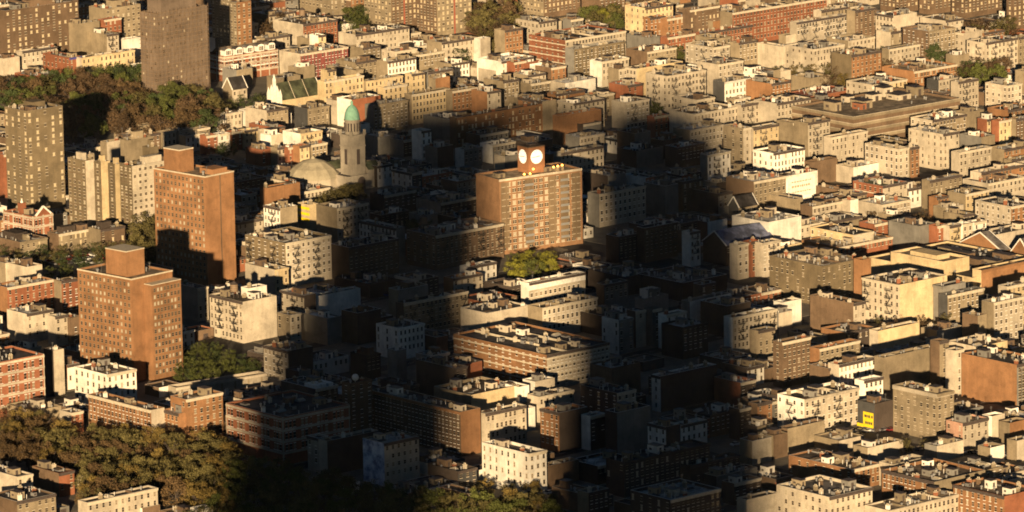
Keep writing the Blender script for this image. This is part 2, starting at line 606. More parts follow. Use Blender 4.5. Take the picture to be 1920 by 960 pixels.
1380 352 1358 1462 12 B O R
1320 892 1298 1500 8 C C N
20 390 -60 130 9 W W N
'''+'''
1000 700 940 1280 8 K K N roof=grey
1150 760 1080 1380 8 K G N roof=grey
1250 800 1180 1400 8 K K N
1050 450 1000 1180 6 K K N skip
1380 480 1300 1470 8 K T N
''', (1440, 640): '''
80 7 28 240 18 B B B | brown-brick block with paired windows at the right brink of the shadow
290 42 235 517 15 O T R
340 152 233 352 11 B B N
400 132 338 608 13 C W R | brilliant white stepped-parapet house front before the tan blank wall
650 92 600 952 15 T T N | large blank tan wall crossed by the shadow of a chimney
965 2 938 1006 20 B T N
1050 52 998 1102 18 C C R fe
1400 132 1088 1560 17 O G R grid | broad orange-brick wall building with a grey grid-windowed front
1180 32 1008 1347 17 C Y N
205 327 53 512 14 W C B fe | white corner tenement with rows of arched windows and two fire escapes
540 222 488 647 14 W W R
600 352 505 702 11 D K N bill
950 297 703 1046 18 T T B captop | square tan five-storey building with a pale capped parapet standing alone
1095 462 1002 1240 10 P C B
1260 422 1225 1332 9 W C N
110 492 58 318 9 B T N
470 722 116 632 8 O O B
700 692 625 887 9 C C N
935 792 640 1223 10 O T L
345 877 48 587 13 C C B | cream building with tall dark windows and a black cluttered roof, bottom corner
1330 872 1042 1520 11 O R L
680 952 545 1078 8 C C N
1280 800 1230 1440 6 C C N
1250 600 1180 1330 6 T W N
1400 560 1370 1500 8 T C N
950 590 880 1100 6 G C N
400 560 260 540 5 T C N
560 600 480 760 6 T C N
30 530 -60 110 9 T B N
1360 460 1300 1460 8 T O N
'''}
PHI = R(41)                                                     # the street grid against the view
def dirs(phi): return Vector((math.cos(phi), math.sin(phi), 0)), Vector((-math.sin(phi), math.cos(phi), 0))
def place(x, y, xl, xr, h, phi=PHI, base=False, mind=5.0):
    P = at(x, y, 0 if base else h); P.z = h if not base else 0
    dr, dl = dirs(phi); Q = Vector((P.x, P.y, 0 if base else h))
    wr = max(mind, reach(Q, dr, xr)); wl = max(mind, reach(Q, dl, xl))
    return dict(P=Vector((P.x, P.y, 0)), wr=min(wr, 190), wl=min(wl, 120), h=h, phi=phi)
B = []
for (ox, oy), text in TILES.items():
    for line in text.strip().split('\n'):
        if not line.strip(): continue
        spec, _, lab = line.partition('|'); t = spec.split(); opt = t[8:]
        x, y, xl, xr, h = (float(q) for q in t[:5])
        if 'skip' in opt: continue
        d = place(ox + x / 3, oy + y / 3, ox + xl / 3, ox + xr / 3, h, base='base' in opt)
        d.update(cl=t[5], cr=t[6], win=t[7], opt=opt, label=lab.strip(), kind='b', roof=None)
        for o in opt:
            if o.startswith('roof='): d['roof'] = o[5:]
            if o.startswith('cornice='): d['cornice'] = o[8:]
        B.append(d)
def special(kind, label, x, y, xl, xr, h, phi=PHI, **kw):
    d = place(x, y, xl, xr, h, phi); d.update(kind=kind, label=label, cl='B', cr='B', win='N', opt=[], roof=None); d.update(kw); B.append(d); return d
special('clock_tower', 'tall orange-brick apartment block crowned by a square tower with two white clocks', 936, 337, 892, 1091, 33, R(33), cl='O', cr='O', topz=44)
special('tower_one', 'orange-brick tower block with stepped top and square lift tower, by the white three-storey house', 246, 523, 145, 323, 41, R(46), cl='O', cr='O', topz=49)
special('tower_two', 'orange-brick tower block with one blank flank, marked by the shadow of its twin', 384, 331, 288, 438, 47, R(46), cl='O', cr='O', topz=57)
special('church', 'grey stone church with a tall tower topped by a green copper dome', 652, 332, 595, 700, 7, R(40), cl='T', cr='T', topz=38)
special('scaffold', 'dim brown tower wrapped in scaffolding and netting beside the brown wood', 293, 26, 262, 388, 47, R(46), cl='B', cr='B')
special('garage', 'long low parking garage with pale bands along every open deck', 1600, 219, 1485, 1800, 14, R(40), cl='E', cr='E')
special('dormer_school', 'red building with creamy white trim and a row of curved dormers', 420, 106, 392, 521, 13, R(38), cl='R', cr='R')
special('gable_school', 'small red school with white quoins and a pointed white-edged gable', 62, 406, 6, 99, 14, R(44), cl='R', cr='R')
special('band_school', 'large red school with broad cream bands and tall grouped windows, cut off by the view', -50, 688, -110, 82, 22, R(40), cl='R', cr='R')
special('band_school', 'big red-brick school with cream bands and long flat roof behind the park trees', 530, 783, 424, 655, 18, R(40), cl='R', cr='R')
special('gable', 'church with a long dark green roof and white pinnacled gables', 527, 186, 505, 603, 8, R(40), cl='W', cr='Y', rise=7, rm='green', front=True)
special('gable', 'low hall with a slate roof divided by white lines and an orange brick gable', 1876, 470, 1800, 1893, 6, R(-38+90-12), cl='O', cr='O', rise=6, rm='grey')
special('gable', 'slate-roofed hall with a brick gable cut off by the side of the view', 1930, 478, 1896, 2010, 6, R(40), cl='O', cr='O', rise=6, rm='grey')
special('gable', 'long dark building with a blue-grey metal gable roof', 1361, 460, 1318, 1450, 9, R(40), cl='K', cr='K', rise=5, rm='blue')
special('gable', 'small stone house with a dark hipped slate roof beside the wood', 435, 167, 418, 463, 7, R(40), cl='T', cr='C', rise=5, rm='tar')
special('gable', 'small house with a black pitched roof among sunlit flats near the shadow edge', 1385, 388, 1366, 1420, 9, R(40), cl='D', cr='T', rise=4, rm='tar')
special('viaduct', 'long low stone railway wall running past the clipped green trees', 330, 727, 315, 500, 4.5, R(34), cl='C', cr='C')

# ---------------------------------------------------------------- trees: (image polygon of the crown tops, spacing in m, height, colours, name of the stand)
TREES = []
def in_poly(x, y, pl):
    c = False; j = len(pl) - 1
    for i in range(len(pl)):
        (xi, yi), (xj, yj) = pl[i], pl[j]
        if (yi > y) != (yj > y) and x < (xj - xi) * (y - yi) / (yj - yi) + xi: c = not c
        j = i
    return c
def stand(poly, gap, h, cols, where, group):
    xs = [p[0] for p in poly]; ys = [p[1] for p in poly]; got = []
    for _ in range(6000):
        x, y = random.uniform(min(xs), max(xs)), random.uniform(min(ys), max(ys))
        if not in_poly(x, y, poly): continue
        gap_ = gap * 1.12; hh = h * random.uniform(.8, 1.18); P = at(x, y, hh * .9); P.z = 0
        if any((P - q).length < gap_ * random.uniform(.85, 1.1) for q in got): continue
        got.append(P); c = random.choice(cols)
        TREES.append(dict(P=P, h=hh, col=c, where=where, group=group))
def tree(x, y, h, c, lab):
    P = at(x, y, h); P.z = 0; TREES.append(dict(P=P, h=h, col=c, label=lab, group=None, where=''))
stand([(150, 800), (200, 798), (420, 812), (432, 860), (415, 905), (415, 925), (330, 905), (290, 895), (260, 905), (200, 918), (172, 925), (158, 900), (155, 850)], 6.5, 11, 'brownolive ochre rust brownolive'.split(), 'in the park wood by the brick school', 'trees in the near park wood')
stand([(430, 850), (520, 860), (700, 905), (900, 925), (1040, 935), (1050, 975), (300, 975), (420, 925)], 7.5, 11, 'brownolive olive'.split(), 'in the dark lower edge of the park', 'trees in the shaded park edge')
stand([(0, 768), (60, 770), (125, 790), (140, 815), (150, 850), (100, 845), (0, 835)], 6.5, 10, 'rust brownolive ochre'.split(), 'beside the low blocks at the corner', 'trees by the low brick blocks')
stand([(0, 148), (60, 140), (120, 128), (250, 122), (330, 148), (385, 165), (415, 190), (395, 215), (300, 218), (240, 228), (120, 222), (120, 195), (5, 175)], 9, 14, 'brown brown olive rust brownolive green'.split(), 'in the wood below the scaffold-wrapped tower', 'trees in the far wood')
stand([(0, 455), (60, 455), (130, 462), (170, 455), (240, 452), (225, 470), (130, 478), (0, 480)], 7, 7, 'brownolive green'.split(), 'along the low annexes with white windows', 'trees by the low annexes')
stand([(85, 500), (150, 492), (225, 485), (228, 505), (180, 520), (90, 518)], 6, 6, ['green', 'olive'], 'in the clipped row behind the nearer orange tower', 'green trees behind the nearer orange tower')
stand([(245, 405), (290, 402), (290, 455), (255, 460)], 8, 12, ['brownolive'], 'between the annexes and the farther orange tower', 'trees beside the farther orange tower')
stand([(333, 645), (400, 640), (455, 662), (480, 680), (430, 692), (334, 695)], 5.0, 6.5, ['olive', 'olive', 'green'], 'in the clipped green grove at the foot of the nearer orange tower', 'green grove by the orange tower')
stand([(1150, 0), (1280, 0), (1280, 2), (1150, 3)], 40, 12, ['brown'], 'far behind', 'far trees')
stand([(880, 5), (960, 0), (962, 40), (930, 62), (890, 60)], 8, 13, ['brown', 'brownolive'], 'beside the huge brown tower block', 'trees beside the huge brown tower block')
stand([(650, 12), (682, 8), (684, 42), (652, 45)], 8, 10, ['green', 'olive'], 'between the tan high-rise and the huge brown block', 'trees between two brown tower blocks')
stand([(484, 28), (530, 25), (540, 50), (490, 60)], 8, 9, ['brown', 'rust'], 'by the tan high-rise at the top', 'brown trees by the tan high-rise')
stand([(1100, 12), (1155, 8), (1158, 30), (1110, 32)], 8, 11, ['yellow', 'olive', 'brownolive'], 'beside the tall pale-yellow building', 'trees beside the pale-yellow building')
stand([(1815, 40), (1895, 32), (1895, 60), (1820, 62)], 8, 12, ['brownolive', 'brown'], 'below the bright-windowed tower blocks', 'dark trees below the bright-windowed towers')
stand([(962, 478), (1000, 472), (1030, 474), (1033, 490), (966, 496)], 5, 8.5, ['yellow', 'yellow', 'olive'], 'at the sunlit foot of the clock tower block', 'trees at the foot of the clock tower')
stand([(1655, 88), (1720, 90), (1725, 115), (1660, 120)], 8, 9, ['brown', 'rust', 'green'], 'among the tenements near the garage', 'bare trees among the tenements')
stand([(1450, 125), (1600, 118), (1600, 140), (1450, 148)], 9, 9, ['brown', 'ochre', 'brownolive'], 'in the yards above the red-roofed court', 'trees above the red-roofed court')
stand([(1508, 165), (1555, 160), (1562, 172), (1520, 178)], 7, 5, ['green'], 'inside the red-roofed court', 'green trees in the red-roofed court')
stand([(1795, 110), (1880, 105), (1882, 128), (1800, 132)], 8, 10, ['brown', 'olive'], 'by the pale fire-escape house near the right brink', 'trees by the pale fire-escape house')
stand([(1610, 395), (1650, 392), (1650, 410), (1612, 412)], 7, 7, ['brown', 'rust'], 'in the yard between low white roofs', 'trees in the low yards')
stand([(1680, 397), (1735, 396), (1738, 412), (1685, 416)], 7, 7, ['brown', 'brownolive'], 'bare in the yard by the grey-beige wall', 'bare trees by the grey-beige wall')
stand([(1490, 478), (1530, 474), (1535, 488), (1492, 490)], 7, 8, ['ochre', 'rust'], 'behind the drab broad tenement', 'trees behind the drab tenement')
stand([(900, 902), (1000, 905), (1045, 935), (1045, 970), (880, 960)], 8, 9, ['ochre', 'brownolive'], 'below the tall cream-white tenement', 'trees below the cream-white tenement')
stand([(400, 172), (490, 176), (495, 186), (410, 190)], 7, 6, ['green', 'olive'], 'in the row by the little hipped house', 'trees by the hipped house')
stand([(410, 270), (440, 262), (450, 270), (415, 278)], 7, 7, ['green'], 'behind the terrace near the tall cream facades', 'trees behind the terrace')
stand([(1218, 190), (1240, 188), (1242, 205), (1220, 208)], 6, 9, ['olive'], 'beside the large six-storey tenement', 'trees beside the six-storey tenement')
stand([(760, 410), (800, 402), (810, 415), (770, 420)], 6, 8, ['olive', 'brownolive'], 'in the shaded yard by the clock tower', 'trees in the shaded yard')
stand([(600, 362), (660, 345), (675, 360), (640, 385), (606, 380)], 6, 11, ['brownolive'], 'in shade below the domed church', 'trees below the domed church')
stand([(1580, 600), (1600, 600), (1780, 590), (1780, 600), (1600, 612)], 9, 8, ['brown', 'brownolive'], 'along the dark street before the cream tenement', 'trees on the dark street')
stand([(1678, 820), (1760, 828), (1765, 836), (1680, 830)], 7, 6, ['brownolive'], 'at the foot of the square tan building', 'trees at the foot of the tan building')
tree(862, 90, 12, 'green', 'big round dark green tree standing alone beside the dark-corniced row')
tree(912, 118, 8, 'olive', 'smaller green tree in front of the long white low building')
tree(1750, 82, 13, 'green', 'tall bright green tree against the brown apartment wall')
tree(1270, 85, 10, 'olive', 'narrow olive tree squeezed between tenements below the red roofs')
tree(972, 64, 13, 'green', 'green tree at the end of the striped cream and brick block')
tree(1385, 15, 10, 'brown', 'bare brown tree behind the long orange-red block')
tree(1812, 113, 10, 'green', 'dark green tree near the pale fire-escape house')
for i, (x, y) in enumerate([(345, 640), (352, 935)]): pass

# ---------------------------------------------------------------- who hides whom: a coarse picture of the layout, used to fill gaps and to leave out what nothing shows
BW, BH, BS = 960, 480, 0.5
ids = np.full((BH, BW), -1, np.int32); dist = np.full((BH, BW), 1e9, np.float32)
def poly_mask(pts):
    xs = [p[0] * BS for p in pts]; ys = [p[1] * BS for p in pts]
    x0, x1 = max(0, int(min(xs))), min(BW - 1, int(max(xs)) + 1); y0, y1 = max(0, int(min(ys))), min(BH - 1, int(max(ys)) + 1)
    if x0 > x1 or y0 > y1: return None
    X, Y = np.meshgrid(np.arange(x0, x1 + 1) + .5, np.arange(y0, y1 + 1) + .5)
    sa = sum(xs[i - 1] * ys[i] - xs[i] * ys[i - 1] for i in range(len(xs)))
    m = np.ones_like(X, bool)
    for i in range(len(xs)):
        ax, ay, bx, by = xs[i - 1], ys[i - 1], xs[i], ys[i]
        m &= ((bx - ax) * (Y - ay) - (by - ay) * (X - ax)) * (1 if sa > 0 else -1) >= 0
    return (slice(y0, y1 + 1), slice(x0, x1 + 1)), m
def corners(d, z):
    dr, dl = dirs(d['phi']); P = d['P']; z_ = Vector((0, 0, z))
    return [P + z_, P + dr * d['wr'] + z_, P + dr * d['wr'] + dl * d['wl'] + z_, P + dl * d['wl'] + z_]
def silhouette(d, h=None):
    h = h or d['h']; top = [proj(p) for p in corners(d, h)]; bot = [proj(p) for p in corners(d, 0)]
    return [top, [top[0], top[1], bot[1], bot[0]], [top[3], top[0], bot[0], bot[3]]]
def paint(d, i):
    k = proj(d['P'])[2]; d['k'] = k
    for pl in silhouette(d) + ([[(a, b - (d['topz'] - d['h']) * 4.3, c) for a, b, c in silhouette(d)[0]]] if 'topz' in d and d['kind'] == 'x' else []):
        r = poly_mask(pl)
        if r is None: continue
        s, m = r; mm = m & (dist[s] > k); ids[s][mm] = i; dist[s][mm] = k
for i, d in enumerate(B): paint(d, i)
def tree_disc(t):
    x, y, k = proj(t['P'] + Vector((0, 0, t['h'] * .6))); r = t['h'] * .42 * FPX / k
    return [(x + r * math.cos(a), y + r * math.sin(a)) for a in [j * math.pi / 4 for j in range(8)]], k
# trees: drop those swallowed by buildings
GR = 2.0; gx0, gy0 = -420, 1850; occ = np.zeros((800, 420), bool)
def cells(d, shrink=0.0):
    dr, dl = dirs(d['phi']); out = []
    a = shrink
    while a < d['wr'] - shrink + .01:
        b = shrink
        while b < d['wl'] - shrink + .01:
            p = d['P'] + dr * a + dl * b; j, i = int((p.x - gx0) / GR), int((p.y - gy0) / GR)
            if 0 <= i < 800 and 0 <= j < 420: out.append((i, j))
            b += GR * .8
        a += GR * .8
    return out
for d in B:
    for c in cells(d): occ[c] = True
T2 = []
for t in TREES:
    i, j = int((t['P'].y - gy0) / GR), int((t['P'].x - gx0) / GR)
    if not (0 <= i < 800 and 0 <= j < 420) or occ[i, j]: continue
    pl, k = tree_disc(t); r = poly_mask(pl)
    if r is None: continue
    s, m = r; vis = (m & (dist[s] > k)).sum()
    if vis < .12 * m.sum(): continue
    t['vis'] = int(vis); t['poly'] = pl; t['k'] = k; T2.append(t)
TREES = sorted(T2, key=lambda t: -t['vis']); MANY = TREES[298:]
for t in TREES:
    pl, k = t['poly'], t['k']; s, m = poly_mask(pl); mm = m & (dist[s] > k); ids[s][mm] = 5000; dist[s][mm] = k
for t in TREES:
    t['vis'] = 0
    i, j = int((t['P'].y - gy0) / GR), int((t['P'].x - gx0) / GR); occ[i - 1:i + 2, j - 1:j + 2] = True
for (x, y) in [(x, y) for x in range(60, 245, 6) for y in range(476, 512, 3)] + [(x, y) for x in range(0, 95, 8) for y in range(112, 138, 4)]:
    P = at(x, y); i, j = int((P.y - gy0) / GR), int((P.x - gx0) / GR)
    if 0 <= i < 800 and 0 <= j < 420: occ[i - 3:i + 4, j - 3:j + 4] = True
STREETS = [[(1490, 803), (1680, 797), (1682, 812), (1500, 826)], [(1670, 830), (1925, 838), (1925, 862), (1680, 848)], [(1630, 598), (1780, 582), (1785, 598), (1640, 613)], [(1320, 552), (1440, 540), (1442, 552), (1330, 568)],
           [(630, 540), (735, 548), (735, 560), (630, 552)], [(465, 292), (545, 290), (545, 302), (465, 306)], [(1290, 660), (1450, 640), (1452, 655), (1300, 675)], [(1060, 470), (1200, 455), (1205, 470), (1065, 490)], [(1200, 700), (1440, 740), (1440, 752), (1200, 712)]]
for pl in STREETS:
    for _ in range(900):
        x, y = random.uniform(min(p[0] for p in pl), max(p[0] for p in pl)), random.uniform(min(p[1] for p in pl), max(p[1] for p in pl))
        if in_poly(x, y, pl):
            P = at(x, y); i, j = int((P.y - gy0) / GR), int((P.x - gx0) / GR)
            if 0 <= i < 800 and 0 <= j < 420: occ[i - 1:i + 2, j - 1:j + 2] = True
# fill: ordinary low houses on the street grid wherever the gaps would show bare ground
def try_fill(P, wr, wl, hs, phi):
    d = dict(P=P, wr=wr, wl=wl, phi=phi, h=hs[0])
    cs = cells(d, 1.2)
    if not cs or sum(occ[c] for c in cs) > .06 * len(cs): return None
    k = proj(P)[2]
    for h in hs:
        d['h'] = h; tot = vis = bad = 0
        for pl in silhouette(d):
            r = poly_mask(pl)
            if r is None: continue
            s, m = r; n = m.sum(); tot += n
            front = m & (dist[s] > k); vis += (front).sum(); bad += (front & (ids[s] >= 0) & (ids[s] < 4000 + 2000)).sum()
        if tot == 0 or vis < 14: return None
        if bad <= max(10, .10 * vis): return d
    return None
dr, dl = dirs(PHI); rnd = random.Random(11)
cand = []
O = Vector((0, 2500, 0))
for bi in range(-14, 15):                                       # blocks of two rows back to back
    v = bi * 52.0
    for row, depth in ((0, 16), (25, 15)):
        u = -620.0
        while u < 620:
            wdt = rnd.choice([5.5, 6, 7, 8, 9, 11, 14, 18])
            if (u % 230) > 14:
                P = O + dr * u + dl * (v + row); x, y, k = proj(P)
                if -60 < x < 1980 and -20 < y < 1030 and k > 1900: cand.append((k, P, wdt - .05, depth + rnd.uniform(-2, 2)))
            u += wdt
cand.sort(key=lambda c: c[0])
FILL = []
for k, P, a, b in cand:
    h0 = rnd.choice([4.5, 5.5, 6.5, 7.5, 8.5, 10])
    d = try_fill(P, a, b, [h0, 7, 5.5, 4.2], PHI)
    if d:
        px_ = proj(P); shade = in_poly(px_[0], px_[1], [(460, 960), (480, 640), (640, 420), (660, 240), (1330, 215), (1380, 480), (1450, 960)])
        fill_palette = ('K K K B B R D R W W' if shade else 'C C T T B R O G W').split(); c1, c2 = rnd.choice(fill_palette), rnd.choice(fill_palette)  # shade put into the wall colour: darker palette inside the big shadow's outline
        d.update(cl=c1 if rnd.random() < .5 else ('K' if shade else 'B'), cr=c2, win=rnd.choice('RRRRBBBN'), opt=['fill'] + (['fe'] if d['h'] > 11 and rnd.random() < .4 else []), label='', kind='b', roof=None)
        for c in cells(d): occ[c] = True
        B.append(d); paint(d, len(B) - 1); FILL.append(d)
# little sheds and garages for what is still bare
for _ in range(2600):
    x, y = rnd.uniform(-5, 1925), rnd.uniform(-5, 975)
    if ids[min(479, max(0, int(y * BS))), min(959, max(0, int(x * BS)))] >= 0: continue
    P = at(x, y); d = try_fill(P, rnd.uniform(5, 12), rnd.uniform(5, 11), [rnd.choice([4, 5, 6.5]), 3.2], PHI)
    if d:
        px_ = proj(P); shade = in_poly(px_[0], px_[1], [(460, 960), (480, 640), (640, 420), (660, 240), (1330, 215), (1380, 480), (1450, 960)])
        d.update(cl=rnd.choice('KKBBRW' if shade else 'CTBRGW'), cr=rnd.choice('KKBRDW' if shade else 'CTBROGW'), win='N', opt=['fill', 'shed'], label='', kind='b', roof=None)  # sheds there get darker walls too, deepening the shadow by colour
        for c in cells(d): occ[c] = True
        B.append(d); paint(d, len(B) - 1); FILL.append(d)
TREES = [t for t in TREES if not any(t is m for m in MANY)]
print('LAYOUT', len(B), 'fill', len(FILL), 'trees', len(TREES), 'bare share', float((ids < 0).mean()))

# centre and size of what shows of each building
seen = {}
for i in range(len(B)): seen[i] = 0
u_, n_ = np.unique(ids[ids >= 0], return_counts=True)
ys_, xs_ = np.indices(ids.shape)
sx = np.bincount(ids[ids >= 0].ravel(), weights=xs_[ids >= 0].ravel()); sy = np.bincount(ids[ids >= 0].ravel(), weights=ys_[ids >= 0].ravel()); sn = np.bincount(ids[ids >= 0].ravel())
for i, d in enumerate(B):
    n = int(sn[i]) if i < len(sn) else 0
    d['seen'] = n; d['c'] = (sx[i] / n / BS, sy[i] / n / BS) if n else proj(d['P'] + Vector((0, 0, d['h'])))[:2]
def shows(i, p, r=5):
    x, y, k = proj(p); a, b = int(x * BS), int(y * BS)
    if not (-r <= a < BW + r and -r <= b < BH + r): return False
    return bool((ids[max(0, b - r):b + r + 1, max(0, a - r):a + r + 1] == i).any())
# ---------------------------------------------------------------- shared pieces
def window_mesh(w_, h_, trim, gl, cols=1):
    b = MB(); t = .12
    b.face([(-w_ / 2, -.04, 0), (w_ / 2, -.04, 0), (w_ / 2, -.04, h_), (-w_ / 2, -.04, h_)], 1)
    b.box(-w_ / 2 - .15, w_ / 2 + .15, -.20, 0, -.18, 0, 0); b.box(-w_ / 2 - .12, w_ / 2 + .12, -.12, 0, h_, h_ + .22, 0)
    b.box(-w_ / 2, w_ / 2, -.07, -.03, h_ * .48, h_ * .53, 2)
    for c in range(1, cols): b.box(-w_ / 2 + w_ * c / cols - .07, -w_ / 2 + w_ * c / cols + .07, -.1, -.03, 0, h_, 2)
    return b.mesh('window', [trim, gl, STONE])
_wm = {}
def window(w_, h_, trim, g, cols=1):
    k = (w_, h_, trim.name, g, cols)
    if k not in _wm: _wm[k] = window_mesh(w_, h_, trim, GL[g], cols)
    return _wm[k]
def escape_mesh(nf, fh, wd):
    b = MB()
    for f in range(nf):
        z = f * fh
        b.box(-wd / 2, wd / 2, -1.05, -.02, z, z + .07)
        for q in (.45, .95): b.box(-wd / 2, wd / 2, -1.08, -1.0, z + q, z + q + .07)
        for s in (-1, 1): b.box(s * wd / 2 - .04, s * wd / 2 + .04, -1.05, -.02, z + .9, z + 1.0)
        n = int(wd / .45)
        for i in range(n + 1): x = -wd / 2 + wd * i / n; b.box(x - .03, x + .03, -1.06, -1.0, z, z + .95)
        if f < nf - 1:
            s = 1 if f % 2 else -1
            for yy in (-.45, -.85): b.bar((-s * wd * .32, yy, z), (s * wd * .32, yy, z + fh), .10)
            for i in range(8): q = (i + .5) / 8; b.box(-s * wd * .32 + s * wd * .64 * q - .12, -s * wd * .32 + s * wd * .64 * q + .12, -.85, -.45, z + fh * q, z + fh * q + .05)
    return b.mesh('fire_escape', [IRON])
_em = {}
def escape(nf, fh, wd):
    k = (nf, fh, wd)
    if k not in _em: _em[k] = escape_mesh(*k)
    return _em[k]
def small(name, fn, mats):
    b = MB(); fn(b); return b.mesh(name, mats)
def bulk_fn(b):
    b.box(-1.6, 1.6, -2, 2, 0, 2.7, 0); b.box(-1.75, 1.75, -2.15, 2.15, 2.7, 2.85, 1); b.box(-.5, .5, -2.06, -2, 0, 2, 1); b.box(-1.66, -1.6, .2, 1.2, .9, 1.7, 1)
BULK = {c: small('stair_bulkhead', bulk_fn, [WM[c], DARKTRIM]) for c in 'WCTRBG'}
def chim_fn(b):
    b.box(-.45, .45, -.7, .7, 0, 2.0, 0); b.box(-.52, .52, -.77, .77, 1.75, 1.95, 1)
    for y in (-.35, .35): b.ring(0, y, [(.18, 2.0), (.15, 2.5)], 8, 1)
CHIM = {c: small('chimney', chim_fn, [WM[c], STONE]) for c in 'WCTRB'}
SKY = small('skylight', lambda b: (b.box(-1.1, 1.1, -1.6, 1.6, 0, .5, 0), b.face([(-1.1, -1.6, .5), (1.1, -1.6, .5), (0, -1.2, 1.1)], 1), b.face([(1.1, -1.6, .5), (1.1, 1.6, .5), (0, 1.2, 1.1), (0, -1.2, 1.1)], 1), b.face([(1.1, 1.6, .5), (-1.1, 1.6, .5), (0, 1.2, 1.1)], 1), b.face([(-1.1, 1.6, .5), (-1.1, -1.6, .5), (0, -1.2, 1.1), (0, 1.2, 1.1)], 1)), [METAL, GL['m']])
VENT = small('roof_vent', lambda b: b.ring(0, 0, [(.28, 0), (.28, .9), (.5, .95), (.5, 1.15), (.1, 1.45)], 8), [METAL])
PIPE = small('vent_pipe', lambda b: b.ring(0, 0, [(.09, 0), (.09, 1.6)], 6), [WHITEP])
AIRC = small('air_conditioner', lambda b: (b.box(-.9, .9, -.7, .7, .25, 1.4, 0), b.box(-.8, .8, -.6, .6, 1.4, 1.46, 1), b.box(-.85, -.7, -.6, .6, 0, .25, 1), b.box(.7, .85, -.6, .6, 0, .25, 1), b.box(-.93, -.9, -.5, .5, .45, 1.2, 1)), [METAL, DARKTRIM])
def tank_fn(b):
    for sx_ in (-1, 1):
        for sy_ in (-1, 1): b.bar((sx_ * 1.2, sy_ * 1.2, 0), (sx_ * 1.0, sy_ * 1.0, 2.6), .2, 1)
    b.box(-1.5, 1.5, -1.5, 1.5, 2.5, 2.7, 1); b.ring(0, 0, [(1.6, 2.7), (1.6, 5.6)], 14, 0); b.ring(0, 0, [(1.8, 5.6), (.1, 6.9)], 14, 1)
    for z in (3.1, 4.0, 4.9): b.ring(0, 0, [(1.64, z), (1.64, z + .1)], 14, 1, cap=False)
TANK = small('water_tank', tank_fn, [WOOD, DARKTRIM])
MAST = small('antenna', lambda b: (b.bar((0, 0, 0), (0, 0, 3.4), .07), b.bar((-.8, 0, 3.1), (.8, 0, 3.1), .05), b.bar((-.5, 0, 2.7), (.5, 0, 2.7), .05)), [METAL])

def shell(b, wr, wl, h, par=.7, t=.35):
    """outer walls with a parapet round a sunken roof; right-facing wall is material 0, left-facing 1, backs 2"""
    q = [(0, 0), (wr, 0), (wr, wl), (0, wl)]
    for i, mi in zip(range(4), (0, 2, 2, 1)):
        a, c = q[i], q[(i + 1) % 4]; b.face([(*a, 0), (*c, 0), (*c, h), (*a, h)], mi)
    p = [(t, t), (wr - t, t), (wr - t, wl - t), (t, wl - t)]
    for i, mi in zip(range(4), (0, 2, 2, 1)):
        a, c, e, f = q[i], q[(i + 1) % 4], p[(i + 1) % 4], p[i]
        b.face([(*a, h), (*c, h), (*e, h), (*f, h)], 3); b.face([(*f, h), (*e, h), (*e, h - par), (*f, h - par)], 2)
def roof_part(par_, wr, wl, z, mat, t=.35):
    b = MB(); b.face([(t, t, z), (wr - t, t, z), (wr - t, wl - t, z), (t, wl - t, z)]); return b.build('roof', mat, par_)
COLW = {'W': 'white', 'C': 'cream', 'Y': 'yellow', 'T': 'tan', 'B': 'brown', 'K': 'dark brown', 'R': 'red-brick', 'O': 'orange-brick', 'G': 'grey', 'M': 'maroon', 'P': 'pink', 'D': 'dark grey', 'E': 'drab', 'U': 'painted'}
NUM = 'no one two three four five six seven eight nine ten eleven twelve thirteen fourteen fifteen sixteen seventeen'.split()
